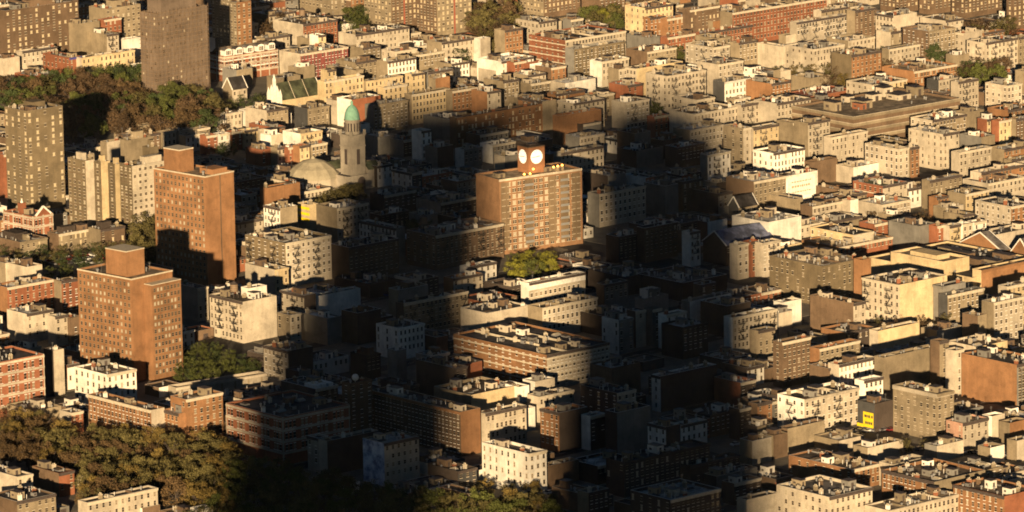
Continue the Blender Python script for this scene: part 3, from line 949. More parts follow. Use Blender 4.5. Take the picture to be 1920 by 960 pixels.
# a mural in soft blue and white shapes
mm, mnt, mb = base_mat('mural_paint', .8)
pos = N(mnt, 'ShaderNodeNewGeometry').outputs['Position']
rp = N(mnt, 'ShaderNodeValToRGB'); e = rp.color_ramp.elements; e[0].position = .35; e[0].color = (.20, .22, .34, 1); e[1].position = .62; e[1].color = (.75, .75, .80, 1)
k_ = e.new(.48); k_.color = (.5, .52, .62, 1)
mnt.links.new(noise(mnt, pos, .35, 3), rp.inputs[0]); mnt.links.new(rp.outputs[0], mb.inputs['Base Color'])
WM['U'] = mm; WALL['U'] = ('painted', (.4, .4, .6))
NET = masonry('scaffold_netting', (.17, .13, .10), 1.6, .05)
YELLOW = plain('yellow_paint', (.75, .55, .02)); BLUEP = plain('blue_paint', (.06, .06, .22)); REDP = plain('red_paint', (.30, .09, .06))
total_windows = 0
def face_windows(rt, i, d, side, w_, h_, spacing, fh, top, trim, g, cols=1, z0=1.0, margin=1.4, limit=100, skipfn=None, light=False):
    """windows on one wall: each its own part while the thing has fewer than LIMIT, the others one part"""
    global total_windows
    L = d['wr'] if side == 'R' else d['wl']; dr_, dl_ = dirs(d['phi'])
    n = max(1, int((L - 2 * margin) / spacing) + 1); step = (L - 2 * margin) / max(1, n - 1) if n > 1 else 0
    nf = max(1, int((d['h'] - top - z0) / fh + .35)); spots = []
    for f in range(nf):
        z = d['h'] - top - h_ - f * fh
        if z < .6: break
        for c in range(n):
            s = margin + c * step if n > 1 else L / 2
            if skipfn and skipfn(f, c, n): continue
            p = d['P'] + (dr_ if side == 'R' else dl_) * s + Vector((0, 0, z + h_ / 2))
            if shows(i, p, 3): spots.append((s, z))
    me = window(w_, h_, trim, g, cols); k0 = d.setdefault('nw', 0); rest = MB()
    for s, z in spots:
        loc = (s, 0, z) if side == 'R' else (0, s, z); rz = 0 if side == 'R' else -math.pi / 2
        if d['nw'] < limit:
            link('window', me, rt, loc, rz); d['nw'] += 1; total_windows += 1
        else:
            M = Matrix.Translation(loc) @ Matrix.Rotation(rz, 4, 'Z'); o = len(rest.v)
            rest.v += [tuple(M @ v.co) for v in me.vertices]; rest.f += [tuple(o + q for q in p.vertices) for p in me.polygons]
            lit = random.random()
            rest.m += [(3 if lit < .33 else 1) if p.material_index == 1 else p.material_index for p in me.polygons]
    if rest.v: rest.build('window', [trim, GL_FIX[g][0], STONE, GL_FIX[g][1]], rt, kind='stuff')
    return n, step, nf
GL_FIX = {'d': (plain('dark_pane', (.02, .02, .024), .12, .5), plain('half_pane', (.09, .075, .06), .2, .5)), 'm': (plain('dim_pane', (.03, .028, .028), .12, .5), plain('pale_pane', (.38, .33, .25), .4)),
          'l': (plain('warm_pane', (.62, .50, .33), .4), plain('shade_pane', (.10, .08, .06), .3))}
def escapes(rt, i, d, side, n, step, nf, fh, margin, top, h_):
    L = d['wr'] if side == 'R' else d['wl']; dr_, dl_ = dirs(d['phi'])
    if nf < 2: return
    every = 4 if n > 6 else max(2, n)
    k = 1
    while k < n - .5:
        s = margin + (k + (.5 if n > 3 else 0)) * step - (.5 * step if n <= 3 else 0)
        if 2 < s < L - 2:
            m = min(nf, 6); zt = d['h'] - top - h_ - .35; zb = zt - (m - 1) * fh
            while zb < 2.5 and m > 1: m -= 1; zb += fh
            link('fire_escape', escape(m, fh, 3.4), rt, (s, 0, zb) if side == 'R' else (0, s, zb), 0 if side == 'R' else -math.pi / 2)
        k += every
def cornice(rt, d, side, mat, h=.8, out=.45, drop=.15):
    b = MB(); L = d['wr'] if side == 'R' else d['wl']; z1 = d['h'] + .12 - drop
    if side == 'R': b.box(-.02, L, -out, -.003, z1 - h, z1); b.box(.1, L - .1, -out * .5, -.004, z1 - h - .35, z1 - h - .003)
    else: b.box(-out, -.003, -.02, L, z1 - h, z1); b.box(-out * .5, -.004, .1, L - .1, z1 - h - .35, z1 - h - .003)
    b.build('cornice', mat, rt)
def clutter(rt, d, zr, seed, rich=1.0, cols='WCTTBG'):
    q = random.Random(seed); wr, wl = d['wr'], d['wl']; used = []
    def spot(r):
        for _ in range(12):
            if wr < 2 * r + 1 or wl < 2 * r + 1: return None
            x, y = q.uniform(r + .5, wr - r - .5), q.uniform(r + .5, wl - r - .5)
            if all((x - a) ** 2 + (y - b) ** 2 > (r + c) ** 2 for a, b, c in used): used.append((x, y, r)); return x, y
        return None
    area = wr * wl; nb = 1 + int(area / 320) if area > 60 else (1 if q.random() < .5 else 0)
    lst = [('B', 2.4)] * min(6, int(nb * rich + .5)) + [('C', 1.0)] * min(7, int(area / 110 * rich + q.random() * 1.6)) + [('S', 1.8)] * min(4, int(area / 260 + q.random())) + [('V', .7)] * min(8, int(area / 75 + q.random() * 2)) + [('P', .3)] * min(6, int(area / 90 + q.random())) + [('A', 1.2)] * min(4, int(area / 300 + q.random() * .8)) + [('M', .4)] * (1 if q.random() < .3 else 0) + ([('K', 2.4)] if area > 330 and q.random() < .18 and d['h'] > 13 else [])
    for kd, r in lst:
        s = spot(r)
        if not s: continue
        loc = (s[0], s[1], zr)
        if kd == 'B': sc = (q.uniform(.7, 1.2), q.uniform(.7, 1.3), q.uniform(.75, 1.1)); link('stair_bulkhead', BULK[q.choice(cols)], rt, loc, 0, sc)
        elif kd == 'C': link('chimney', CHIM[q.choice('WCTTBR')], rt, loc, q.choice([0, math.pi / 2]), (1, 1, q.uniform(.7, 1.15)))
        elif kd == 'S': link('skylight', SKY, rt, loc, q.choice([0, math.pi / 2]))
        elif kd == 'V': link('roof_vent', VENT, rt, loc)
        elif kd == 'P': link('vent_pipe', PIPE, rt, loc)
        elif kd == 'A': link('air_conditioner', AIRC, rt, loc, q.choice([0, math.pi / 2]))
        elif kd == 'M': link('antenna', MAST, rt, loc)
        else: link('water_tank', TANK, rt, loc)
def bands(rt, d, zs, mat, sides='RL', t=.5, out=.1):
    for z in zs:
        b = MB()
        if 'R' in sides: b.box(-out, d['wr'] + out, -out, -.003, z, z + t)
        if 'L' in sides: b.box(-out, -.003, 0, d['wl'] + out, z, z + t)
        b.build('band', mat, rt)

def build_plain(i, d):
    q = random.Random(i * 7 + 3); h = d['h']; opt = d['opt']; fill = 'fill' in opt
    slab = h >= 24
    if 'shed' in opt: name, cat = ('garage_building', 'garage') if q.random() < .5 else ('outbuilding', 'outbuilding')
    elif slab: name, cat = 'tower_block', 'tower block'
    elif d['win'] == 'N': name, cat = ('warehouse', 'warehouse') if h >= 11 else ('low_building', 'building')
    elif h >= 13: name, cat = 'tenement', 'tenement'
    else: name, cat = 'row_house', 'row house'
    if d['win'] == 'N' and h >= 7 and not fill and not d['label'] and q.random() < .45: d['win'] = 'R'
    rt = root(name, d['P'], d['phi']); d['rt'] = rt; d['cat'] = cat
    par = .5 if h < 6 else q.choice([.6, .8, 1.1])
    qc = q.random(); coping = STONE if qc < .45 else (WHITEP if qc < .7 else WM[d['cr']])  # pale copings: highlight of sunlit parapet edges partly put into the colour
    back = WM[d['cl']] if d['cl'] != 'U' else WM['T']
    b = MB(); shell(b, d['wr'], d['wl'], h, par); b.build('wall', [WM[d['cr']], WM[d['cl']], back, coping], rt)
    rk = d['roof'] or q.choice(['tar', 'tar', 'tar', 'grey', 'grey', 'brown', 'brown', 'silver', 'tan'] if not fill else ['tar', 'tar', 'tar', 'tar', 'grey', 'grey', 'silver', 'silver', 'brown', 'brown', 'tan', 'white']); d['roof'] = rk
    roof_part(rt, d['wr'], d['wl'], h - par, RM[rk])
    zr = h - par + .004
    g = 'l' if 'light' in opt else ('m' if slab or q.random() < .3 else 'd')
    fh = 2.8 if slab else 3.15
    trim = {True: STONE, False: WHITEP}[q.random() < .7] if not slab else STONE
    if d['cr'] in 'WY' : trim = STONE
    top = 1.3
    for side in 'RL':
        use = d['win'] == 'B' or d['win'] == side
        if not use: continue
        L = d['wr'] if side == 'R' else d['wl']
        if L < 4: continue
        front = side == 'R' or d['win'] == 'L'
        sp = ((2.7 if 'base' in opt else 3.5) if 'light' in opt else 2.9) if slab else q.choice([2.1, 2.4, 2.7] if front else [3.0, 3.8])
        ww, wh = (1.2, 1.2) if slab else (q.choice([.85, .95, 1.0]), q.choice([1.45, 1.6, 1.7]))
        sk = (lambda f, c, n: q.random() < .4) if 'dull' in opt else ((lambda f, c, n: q.random() < ((.05 if 'base' in opt else .3) if 'light' in opt else .04)) if front else (lambda f, c, n: q.random() < .12))
        n, st, nf = face_windows(rt, i, d, side, ww, wh, sp, fh, top, trim, g, 1, skipfn=sk)
        if 'fe' in opt and front or ('fe' in opt and d['win'] == 'B'): escapes(rt, i, d, side, n, st, nf, fh, 1.4, top, wh)
        if front and not slab and 'fill' not in opt or (fill and q.random() < .5):
            cm = BLUEP if d.get('cornice') == 'blue' else (DARKTRIM if d.get('cornice') == 'dark' or q.random() < .45 else (STONE if q.random() < .6 else WM[d['cr']]))
            cornice(rt, d, side, cm)
    if 'shed' in opt:
        if q.random() < .6 and d['wr'] > 3 and d['wl'] > 3: link('roof_vent', VENT, rt, (d['wr'] / 2, d['wl'] / 2, zr))
        b = MB(); b.box(d['wr'] / 2 - 1.2, d['wr'] / 2 + 1.2, -.06, -.003, 0, min(2.4, h - .8)); b.build('door', DARKTRIM, rt)
        return rt
    for side, L in (('R', d['wr']),):                           # party walls rising through the roof of a long row
        if L > 22 and not slab and d['win'] in 'RB' and 'long' not in opt and 'vents' not in opt:
            k = int(L / 8.5)
            for j in range(1, k):
                x = L * j / k; b = MB(); b.box(x - .15, x + .15, .36, d['wl'] - .36, h - par - .1, h + .05); b.build('party_wall', [q.choice([STONE, WM['T'], WM['B']])], rt)
    if 'vents' in opt:
        for _ in range(60): link('roof_vent', VENT, rt, (q.uniform(3, d['wr'] - 3), q.uniform(3, d['wl'] - 3), zr), 0, (1.7, 1.7, 1))
        for _ in range(6): link('stair_bulkhead', BULK['T' if q.random() < .5 else 'B'], rt, (q.uniform(6, d['wr'] - 6), q.uniform(6, d['wl'] - 6), zr), 0, (1.2, 2.5, .9))
    elif 'court' in opt:
        b = MB(); b.box(d['wr'] * .25, d['wr'] * .75, d['wl'] * .25, d['wl'] * .75, h - par + .01, h - par + 2); b.build('clerestory', WM['Y'], rt)
    elif d['seen'] > 40: clutter(rt, d, zr, i, rich=.6 if fill else 1.0)
    if 'slab' in opt or slab:
        b = MB(); b.box(d['wr'] * .35, d['wr'] * .7, d['wl'] * .3, d['wl'] * .7, zr, zr + 3.5); b.build('lift_tower', WM[d['cr']], rt)
    if 'slab' in opt:
        b = MB()
        for z in np.arange(3, h - 1, 2.8): b.box(-.12, -.003, .5, d['wl'] - .5, z, z + .25)
        b.build('floor_band', WM['B'], rt)
    if 'bands' in opt: bands(rt, d, np.arange(2.6, h - 1.5, 3.15), STONE, 'L' if d['cl'] == 'R' else 'RL')
    if 'wtop' in opt: b = MB(); b.box(-.1, d['wr'], -.12, -.003, h - 3.2, h + .05); b.build('parapet_band', WHITEP, rt)
    if 'redstrip' in opt:
        b = MB(); b.box(d['wr'] * .5 - .5, d['wr'] * .5 + .5, -.25, -.21, 0, h); b.build('coloured_strip', REDP, rt)
    if 'blk' in opt: b = MB(); b.box(d['wr'] * .2, d['wr'] * .6, d['wl'] * .3, d['wl'] * .75, zr, zr + 3.2); b.build('plant_room', WM['K'], rt)
    if 'parapet' in opt:
        b = MB()
        for j in range(5): b.box(-.05, .3, d['wl'] * j / 5, d['wl'] * j / 5 + .9, h, h + .6)
        b.build('parapet_step', WM['B'], rt)
    if 'captop' in opt: bands(rt, d, [h - 1.6], WM['C'], 'RL', 1.5, .18)
    if 'ystripe' in opt: bands(rt, d, [h - 2.5, h - 5, h - 7.5], YELLOW, 'L', 1.2)
    if 'sign' in opt:
        b = MB(); b.box(1, d['wr'] - 1.5, -.1, -.003, h - 10, h - 1.2); sg = b.build('painted_sign', WHITEP, rt)
        b = MB(); qq = random.Random(5)
        for row in range(3):
            x = 3.5
            while x < d['wr'] - 5:
                l = qq.uniform(.5, 1.4); b.box(x, x + l, -.11, -.105, h - 3.6 - row * 2.3, h - 3.6 - row * 2.3 + (.9 if row == 1 else .5)); x += l + .45
        b.build('faded_writing', masonry('faded_rust_paint', (.55, .36, .22), .5), sg)
    if 'bill' in opt:
        s0 = d['wl'] * .02
        b = MB(); b.box(-.6, -.3, .4, d['wl'] * .62, h - 9.3, h - 3.6); bb = b.build('billboard', YELLOW, rt)
        b = MB(); qq = random.Random(9); L = d['wl'] * .62
        for (z, runs) in ((h - 5.6, ((.12, .34), (.38, .46), (.5, .66), (.78, .92))), (h - 8.1, ((.2, .36), (.4, .52), (.56, .7), (.74, .88)))):
            for a, c in runs: b.box(-.66, -.61, L * (1 - c), L * (1 - a), z, z + 1.0)
        b.build('dark_lettering', DARKTRIM, bb)
        b = MB(); b.box(-.5, -.3, d['wl'] * .64, d['wl'], h - 9.6, h - 8.4); b.build('yellow_band', YELLOW, rt)
    if 'grid' in opt:
        b = MB(); L = d['wr']
        for x in np.arange(1, L - 1, 1.9):
            for z in np.arange(1.5, h - 2, 2.0): b.box(x, x + 1.5, -.06, -.004, z, z + 1.6)
        b.build('window_grid', GL['m'], rt, kind='stuff')
    if 'sky' in opt: b = MB(); [b.box(2 + 3 * j, 4.2 + 3 * j, 2, 9, zr, zr + 1.2) for j in range(4) if 4.2 + 3 * j < d['wr']]; b.build('roof_light', WHITEP, rt, )
    return rt

def build_special(i, d):
    k = d['kind']; h = d['h']; wr, wl = d['wr'], d['wl']
    names = dict(clock_tower='clock_tower_block', tower_one='tower_block', tower_two='tower_block', church='church', scaffold='scaffolded_tower', garage='parking_garage', dormer_school='school_building', gable_school='school_building', band_school='school_building', gable='gabled_hall', viaduct='railway_wall')
    rt = root(names[k], d['P'], d['phi']); d['rt'] = rt; d['cat'] = dict(church='church', garage='parking garage', dormer_school='school', gable_school='school', band_school='school', gable='hall', viaduct='wall').get(k, 'tower block')
    d['roof'] = 'grey'
    def walls(par=.9, mats=None, roofm='grey'):
        b = MB(); shell(b, wr, wl, h, par); b.build('wall', mats or [WM[d['cr']], WM[d['cl']], WM[d['cl']], STONE], rt); roof_part(rt, wr, wl, h - par, RM[roofm])
    if k == 'clock_tower':
        CLKB = masonry('brown_orange_brick', (.27, .155, .085)); walls(mats=[CLKB, CLKB, CLKB, STONE], roofm='tan')
        BAYM = masonry('faded_bay', (.20, .145, .09)); n = 7; bay = wr / n
        for j in range(n):
            if j in (0, 2, 4, 6) or j == 5:
                b = MB(); b.box(bay * j + bay * .12, bay * j + bay * .80, -.14, -.003, 3, h - 1.6); b.build('pale_bay', BAYM, rt)
        d['nw'] = 0
        dd = dict(d); face_windows(rt, i, d, 'R', 1.7, 1.5, 2.65, 2.75, 1.9, STONE, 'm', 2, margin=2.0)
        b = MB()
        for z in np.arange(4, h - 2, 2.75):
            for j in (2, 5): b.box(bay * j + .4, bay * j + bay * .78, -1.0, -.15, z, z + .15); b.box(bay * j + .4, bay * j + bay * .78, -1.04, -.98, z + .15, z + 1.0)
        b.build('balcony_stack', METAL, rt)
        # the clock cube
        P2 = at(991, 322, h) ; loc = Matrix.Rotation(-d['phi'], 3, 'Z') @ (Vector((P2.x, P2.y, 0)) - d['P'])
        x0, y0 = loc.x, loc.y; s = 8.4; z0 = h - .9; z1 = h + 10.3
        x0 = min(max(x0, 2), wr - s - 1); y0 = min(max(y0, .8), wl - s - .5)
        b = MB(); b.box(x0, x0 + s, y0, y0 + s, z0, z1, 0); b.box(x0 - .15, x0 + s + .15, y0 - .15, y0 + s + .15, z1, z1 + .4, 1); b.box(x0 + 2.5, x0 + 5.5, y0 + 2.5, y0 + 5.5, z1 + .4, z1 + 1.1, 2)
        tw = b.build('clock_tower', [masonry('clock_tower_orange_brick', (.42, .20, .10)), WM['B'], DARKTRIM], rt)
        face = plain('lit_clock_face', (.80, .78, .70), .5, em=((1, .86, .62), 0.45))
        for side in 'RL':
            c = MB(); r = 3.05; cz = z0 + 7.0; m = 32
            f = (lambda a, r_, dd_: (x0 + s / 2 + r_ * math.cos(a), y0 - dd_, cz + r_ * math.sin(a))) if side == 'R' else (lambda a, r_, dd_: (x0 - dd_, y0 + s / 2 - r_ * math.cos(a), cz + r_ * math.sin(a)))
            c.face([f(2 * math.pi * j / m, r, .14) for j in range(m)], 0)
            for j in range(m): c.face([f(2 * math.pi * j / m, r, 0), f(2 * math.pi * (j + 1) / m, r, 0), f(2 * math.pi * (j + 1) / m, r, .14), f(2 * math.pi * j / m, r, .14)], 1)
            fc = c.build('clock_face', [face, DARKTRIM], tw)
            tk = MB()
            for j in range(12):
                a = j * math.pi / 6; tk.bar(f(a, r * .82, .17), f(a, r * .93, .17), .14)
            tk.build('hour_marks', DARKTRIM, fc)
            for nm_, an, ln in (('hour_hand', R(8), .5), ('minute_hand', R(186), .78)):
                hb = MB(); hb.bar(f(an + math.pi, .3, .2), f(an, r * ln, .2), .26 if nm_ == 'hour_hand' else .18); hb.build(nm_, DARKTRIM, fc)
        lamp = plain('orange_lamp_glow', (.9, .5, .2), em=((1, .38, .05), 4.0))
        for (px, py) in ((983, 327), (990, 319), (994, 326), (1038, 318), (1042, 311), (1046, 316)):
            q = at(px, py, h + .6); L2 = Matrix.Rotation(-d['phi'], 3, 'Z') @ (Vector((q.x, q.y, 0)) - d['P'])
            b = MB(); b.ring(0, 0, [(.35, .15), (.5, .45), (.35, .8), (.05, .95)], 10)
            link('roof_lamp', b.mesh('roof_lamp', [lamp]), rt, (min(max(L2.x, .5), wr - .5), min(max(L2.y, .4), 4), h + .2 + 1.0 * (py < 320)))
        b = MB(); b.box(-.15, wr, -.16, -.003, h - .9, h + .1); b.build('parapet_band', WM['C'], rt)
        for (x, y) in ((wr * .14, wl * .5), (wr * .7, wl * .5), (wr * .82, wl * .4)): link('stair_bulkhead', BULK['T'], rt, (x, y, h - .89), 0, (1.2, 1, .7))
    elif k in ('tower_one', 'tower_two'):
        walls(.8, roofm='tan')
        if k == 'tower_one':
            P2 = at(276, 546, h - 3); L2 = Matrix.Rotation(-d['phi'], 3, 'Z') @ (Vector((P2.x, P2.y, 0)) - d['P'])
            x1 = wr + .2
            b = MB(); b.box(wr * .30, x1, -4.5, -.003, 0, h - 3.2, 0); b.box(wr * .30 + .1, x1 + .1, -4.6, -.003, h - 3.2, h - 2.9, 1); b.build('front_wing', [WM['O'], STONE], rt)
            b = MB(); b.box(wr * .18, wr * .62, wl * .22, wl * .60, h - .8, h + 9, 0); b.box(wr * .18 - .1, wr * .62 + .1, wl * .22 - .1, wl * .60 + .1, h + 9, h + 9.4, 1); b.build('lift_tower', [WM['O'], STONE], rt)
            sh = dict(d)
            face_windows(rt, i, d, 'L', .95, 1.25, 2.3, 2.72, 1.8, WM['T'], 'm', margin=1.6, limit=60)
            # the wing carries the windows of the right-facing side
            win = window(.95, 1.25, WM['T'], 'm'); q = random.Random(4)
            nx = 8; z = h - 3.2 - 2.6; cnt = 0; rest = 0
            while z > 1:
                for j in range(nx):
                    if cnt < 40: link('window', win, rt, (wr * .30 + 1.4 + j * (x1 - wr * .3 - 2.8) / (nx - 1), -4.5, z)); cnt += 1
                    else:
                        rest = rest or MB(); o = len(rest.v); rest.v += [(v.co.x + wr * .30 + 1.4 + j * (x1 - wr * .3 - 2.8) / (nx - 1), v.co.y - 4.5, v.co.z + z) for v in win.vertices]
                        rest.f += [tuple(o + t for t in p.vertices) for p in win.polygons]; lit = q.random() < .33; rest.m += [(3 if lit else 1) if p.material_index == 1 else p.material_index for p in win.polygons]
                z -= 2.72
            if rest: rest.build('window', [WM['T'], GL_FIX['m'][0], STONE, GL_FIX['m'][1]], rt, kind='stuff')
            pipes = [(wr * .75, wl * .3), (wr * .1, wl * .7)]
        else:
            b = MB(); b.box(wr * .12, wr * .6, wl * .55, wl * .86, h - .8, h + 8.5, 0); b.box(wr * .12 - .1, wr * .6 + .1, wl * .55 - .1, wl * .86 + .1, h + 8.5, h + 9, 1); b.build('lift_tower', [WM['O'], STONE], rt)
            b = MB(); b.box(wr * .45, wr * .95, wl * .1, wl * .35, h - .8, h + 1.4); b.build('plant_room', WM['O'], rt)
            face_windows(rt, i, d, 'L', .95, 1.25, 2.3, 2.72, 1.8, WM['T'], 'm', margin=1.6)
            b = MB(); b.box(wr * .5, wr * .54, -.05, -.003, 0, h - .2); b.build('wall_joint', WM['B'], rt)
            pipes = [(wr * .3, wl * .2), (wr * .7, wl * .8)]
        for (x, y) in pipes: link('roof_vent', VENT, rt, (x, y, h - .8), 0, (1.5, 1.5, 1.3)); link('antenna', MAST, rt, (x + 2, y, h - .8))
        b = MB(); b.box(-.15, wr + .1, -.15, -.003, h - .5, h + .1); b.box(-.15, -.003, 0, wl + .1, h - .5, h + .1); b.build('parapet_band', STONE, rt)
    elif k == 'church':
        ST = masonry('church_limestone', (.36, .32, .26), .4); LEAD = masonry('lead_roof', (.46, .41, .30), .2)
        walls(.3, [ST] * 4, 'grey')
        # local origin is the near corner; tower stands near it
        P2 = at(650, 345, 0); q = Matrix.Rotation(-d['phi'], 3, 'Z') @ (Vector((P2.x, P2.y, 0)) - d['P'])
        cx, cy = min(max(q.x, 5), 8), 6.0; s = 4.0
        b = MB(); b.box(cx - s, cx + s, cy - s, cy + s, 0, 24.5, 0); b.box(cx - s - .3, cx + s + .3, cy - s - .3, cy + s + .3, 19.5, 20.1, 0); b.box(cx - s - .35, cx + s + .35, cy - s - .35, cy + s + .35, 24.5, 25.2, 0)
        for sx_ in (-1, 1):
            for sy_ in (-1, 1): b.box(cx + sx_ * 3.9 - .5, cx + sx_ * 3.9 + .5, cy + sy_ * 3.9 - .5, cy + sy_ * 3.9 + .5, 25.2, 27.2, 0)
        b.ring(cx, cy, [(3.5, 25.2), (3.5, 31.2), (3.8, 31.3), (3.8, 31.9)], 16, 0)
        tw = b.build('bell_tower', ST, rt)
        b = MB(); prof = [(3.55 * math.cos(a) ** 1.05, 31.9 + 6.6 * math.sin(a)) for a in [j * math.pi / 2 / 9 for j in range(9)]]
        b.ring(cx, cy, prof, 20, 0, cap=True); b.ring(cx, cy, [(.6, 37.4), (.55, 39.4), (.75, 39.5), (.1, 40.6)], 10, 0); b.build('copper_dome', COPPER, tw)
        b = MB()
        for j in range(16):
            a = 2 * math.pi * j / 16; b.box(cx + 3.5 * math.cos(a) - .22, cx + 3.5 * math.cos(a) + .22, cy + 3.5 * math.sin(a) - .22, cy + 3.5 * math.sin(a) + .22, 26.6, 30.4)
        b.build('louvre_slot', DARKTRIM, tw)
        for side in 'RL':
            b = MB()
            if side == 'R': b.box(cx - .9, cx + .9, cy - s - .05, cy - s - .003, 11.5, 18.5)
            else: b.box(cx - s - .05, cx - s - .003, cy - .9, cy + .9, 11.5, 18.5)
            b.build('belfry_window', DARKTRIM, tw)
        b = MB(); m = 12; arch = [(cx + 2.2 * math.cos(a), -.05, 4 + 2.2 * math.sin(a)) for a in [math.pi * j / m for j in range(m + 1)]]
        b.face([(cx - 2.2, -.05, 0), (cx + 2.2, -.05, 0)] + arch); b.build('arched_door', DARKTRIM, rt)
        for (x0, x1, y0, y1) in ((cx + 5, cx + 12, 1, 9), (1, 9, wl - 9, wl - 1)):
            b = MB(); b.box(x0, x1, y0, y1, 0, 8.5, 0); n0 = 8.5; ym = (y0 + y1) / 2
            b.face([(x0 - .3, y0 - .3, n0), (x1 + .3, y0 - .3, n0), (x1 + .3, ym, n0 + 3), (x0 - .3, ym, n0 + 3)], 1); b.face([(x1 + .3, y1 + .3, n0), (x0 - .3, y1 + .3, n0), (x0 - .3, ym, n0 + 3), (x1 + .3, ym, n0 + 3)], 1)
            b.face([(x0, y0, n0), (x0, ym, n0 + 3), (x0, y1, n0)], 0); b.face([(x1, y0, n0), (x1, y1, n0), (x1, ym, n0 + 3)], 0)
            b.build('transept', [ST, RM['green']], rt)
        P3 = at(588, 352, 0); q = Matrix.Rotation(-d['phi'], 3, 'Z') @ (Vector((P3.x, P3.y, 0)) - d['P'])
        b = MB(); b.ring(q.x, q.y, [(12.6, 0), (12.6, 5.6)], 12, 1); b.ring(q.x, q.y, [(13.2, 5.6), (9.6, 9.6), (5.2, 12.4), (1.2, 13.6), (.3, 14.8)], 12, 0); b.build('sanctuary_dome', [LEAD, WM['C']], rt)
    elif k == 'scaffold':
        b = MB(); shell(b, wr, wl, h, .6); b.build('wall', [NET, NET, NET, WM['B']], rt); roof_part(rt, wr, wl, h - .6, RM['brown'])
        b = MB(); b.box(wr * .12, wr * .82, wl * .1, wl * .9, h - .6, h + 7, 0); b.build('upper_tier', NET, rt)
        b = MB()
        for z in np.arange(1, h + .5, 2.0): b.box(-.5, wr + .3, -.55, -.40, z, z + .22); b.box(-.55, -.40, -.3, wl + .3, z, z + .22)
        for x in np.arange(.2, wr, 2.6): b.box(x, x + .12, -.62, -.50, 0, h + 1.2)
        for y in np.arange(.2, wl, 2.6): b.box(-.62, -.50, y, y + .12, 0, h + 1.2)
        for x in np.arange(.2, wr - 3, 5.2):
            for z in np.arange(1, h - 4, 8): b.bar((x, -.64, z), (x + 2.6, -.64, z + 4), .1)
        b.build('scaffolding', WOOD, rt)
        sk = lambda f, c, n: random.random() < .72
        face_windows(rt, i, d, 'R', .9, 1.2, 2.6, 2.8, 1.8, WM['B'], 'm', margin=1.5, skipfn=sk)
        face_windows(rt, i, d, 'L', .9, 1.2, 2.6, 2.8, 1.8, WM['B'], 'm', margin=1.5, skipfn=sk)
    elif k == 'garage':
        walls(1.0, [WM['B']] * 3 + [STONE], 'tan')
        for z in (h - 1.4, h - 4.8, h - 8.2, h - 11.6):
            b = MB(); b.box(-.3, wr + .2, -.35, -.003, z, z + 1.3, 0); b.box(-.35, -.003, -.3, wl + .2, z, z + 1.3, 0)
            b.box(-.32, wr + .22, -.4, -.003, z + 1.3, z + 1.55, 1); b.box(-.4, -.003, -.32, wl + .22, z + 1.3, z + 1.55, 1); b.build('parking_deck_band', [WM['T'], WM['C']], rt)
        q = random.Random(2)
        for _ in range(8): link('stair_bulkhead', BULK[q.choice('TCR')], rt, (q.uniform(4, wr - 4), q.uniform(wl * .4, wl - 4), h - 1), 0, (q.uniform(1, 2.6), q.uniform(1, 2.2), q.uniform(.8, 1.6)))
        for _ in range(12): link('roof_vent', VENT, rt, (q.uniform(4, wr - 4), q.uniform(4, wl - 4), h - 1))
    elif k in ('dormer_school', 'gable_school', 'band_school'):
        walls(.8, roofm='grey' if k != 'band_school' else 'tar'); fh = 4.2
        zs = list(np.arange(h - 1.3, 2, -fh)); bands(rt, d, zs, WM['C'], 'RL', .9, .16)
        if k == 'dormer_school':
            bands(rt, d, [z - 1.5 for z in zs[:2]], WHITEP, 'RL', .5, .13)
            n = max(3, int(wr / 6)); bay = wr / n
            for j in range(n):
                b = MB(); x = bay * j + .7; x1 = x + bay * .62; m = 8; xm = (x + x1) / 2; r = (x1 - x) / 2
                arc = [(xm + r * math.cos(a), h + 2.6 + r * .55 * math.sin(a)) for a in [math.pi * t / m for t in range(m + 1)]]
                b.face([(x, -.1, h + .1), (x1, -.1, h + .1)] + [(a, -.1, c) for a, c in arc], 0)
                for (a, c), (e, f) in zip(arc[:-1], arc[1:]): b.face([(a, -.1, c), (e, -.1, f), (e, 4, f), (a, 4, c)], 1)
                b.face([(x1, -.1, h + .1), (x1, 4, h + .1), (x1, 4, h + 2.6), (x1, -.1, h + 2.6)], 0); b.face([(x, 4, h + .1), (x, -.1, h + .1), (x, -.1, h + 2.6), (x, 4, h + 2.6)], 0)
                dm = b.build('dormer', [WHITEP, RM['grey']], rt)
                for t in (.25, .5, .75): link('window', window(.8, 2.0, WHITEP, 'd'), dm, (x + (x1 - x) * t, -.12, h + .6))
            b = MB(); b.face([(.4, 4.2, h), (wr - .4, 4.2, h), (wr - .4, wl * .6, h + 3.4), (.4, wl * .6, h + 3.4)]); b.face([(wr - .4, wl - .4, h), (.4, wl - .4, h), (.4, wl * .6, h + 3.4), (wr - .4, wl * .6, h + 3.4)]); b.build('mansard_roof', RM['brown'], rt)
        for side in 'RL':
            L = wr if side == 'R' else wl; n = max(2, int(L / 5.5))
            for j in range(n + 1):
                s = L * j / n; b = MB(); a, c = max(0, s - .35), min(L, s + .35)
                (b.box(a, c, -.13, -.004, 0, h) if side == 'R' else b.box(-.13, -.004, a, c, 0, h)); b.build('pilaster', WM['C'] if k != 'band_school' or j in (0, n) else WM['R'], rt)
            face_windows(rt, i, d, side, 1.05, 2.3, 1.75 if k != 'gable_school' else 1.9, fh, 1.9, WHITEP, 'd', 1, margin=1.6, skipfn=lambda f, c, n: c % 4 == 3)
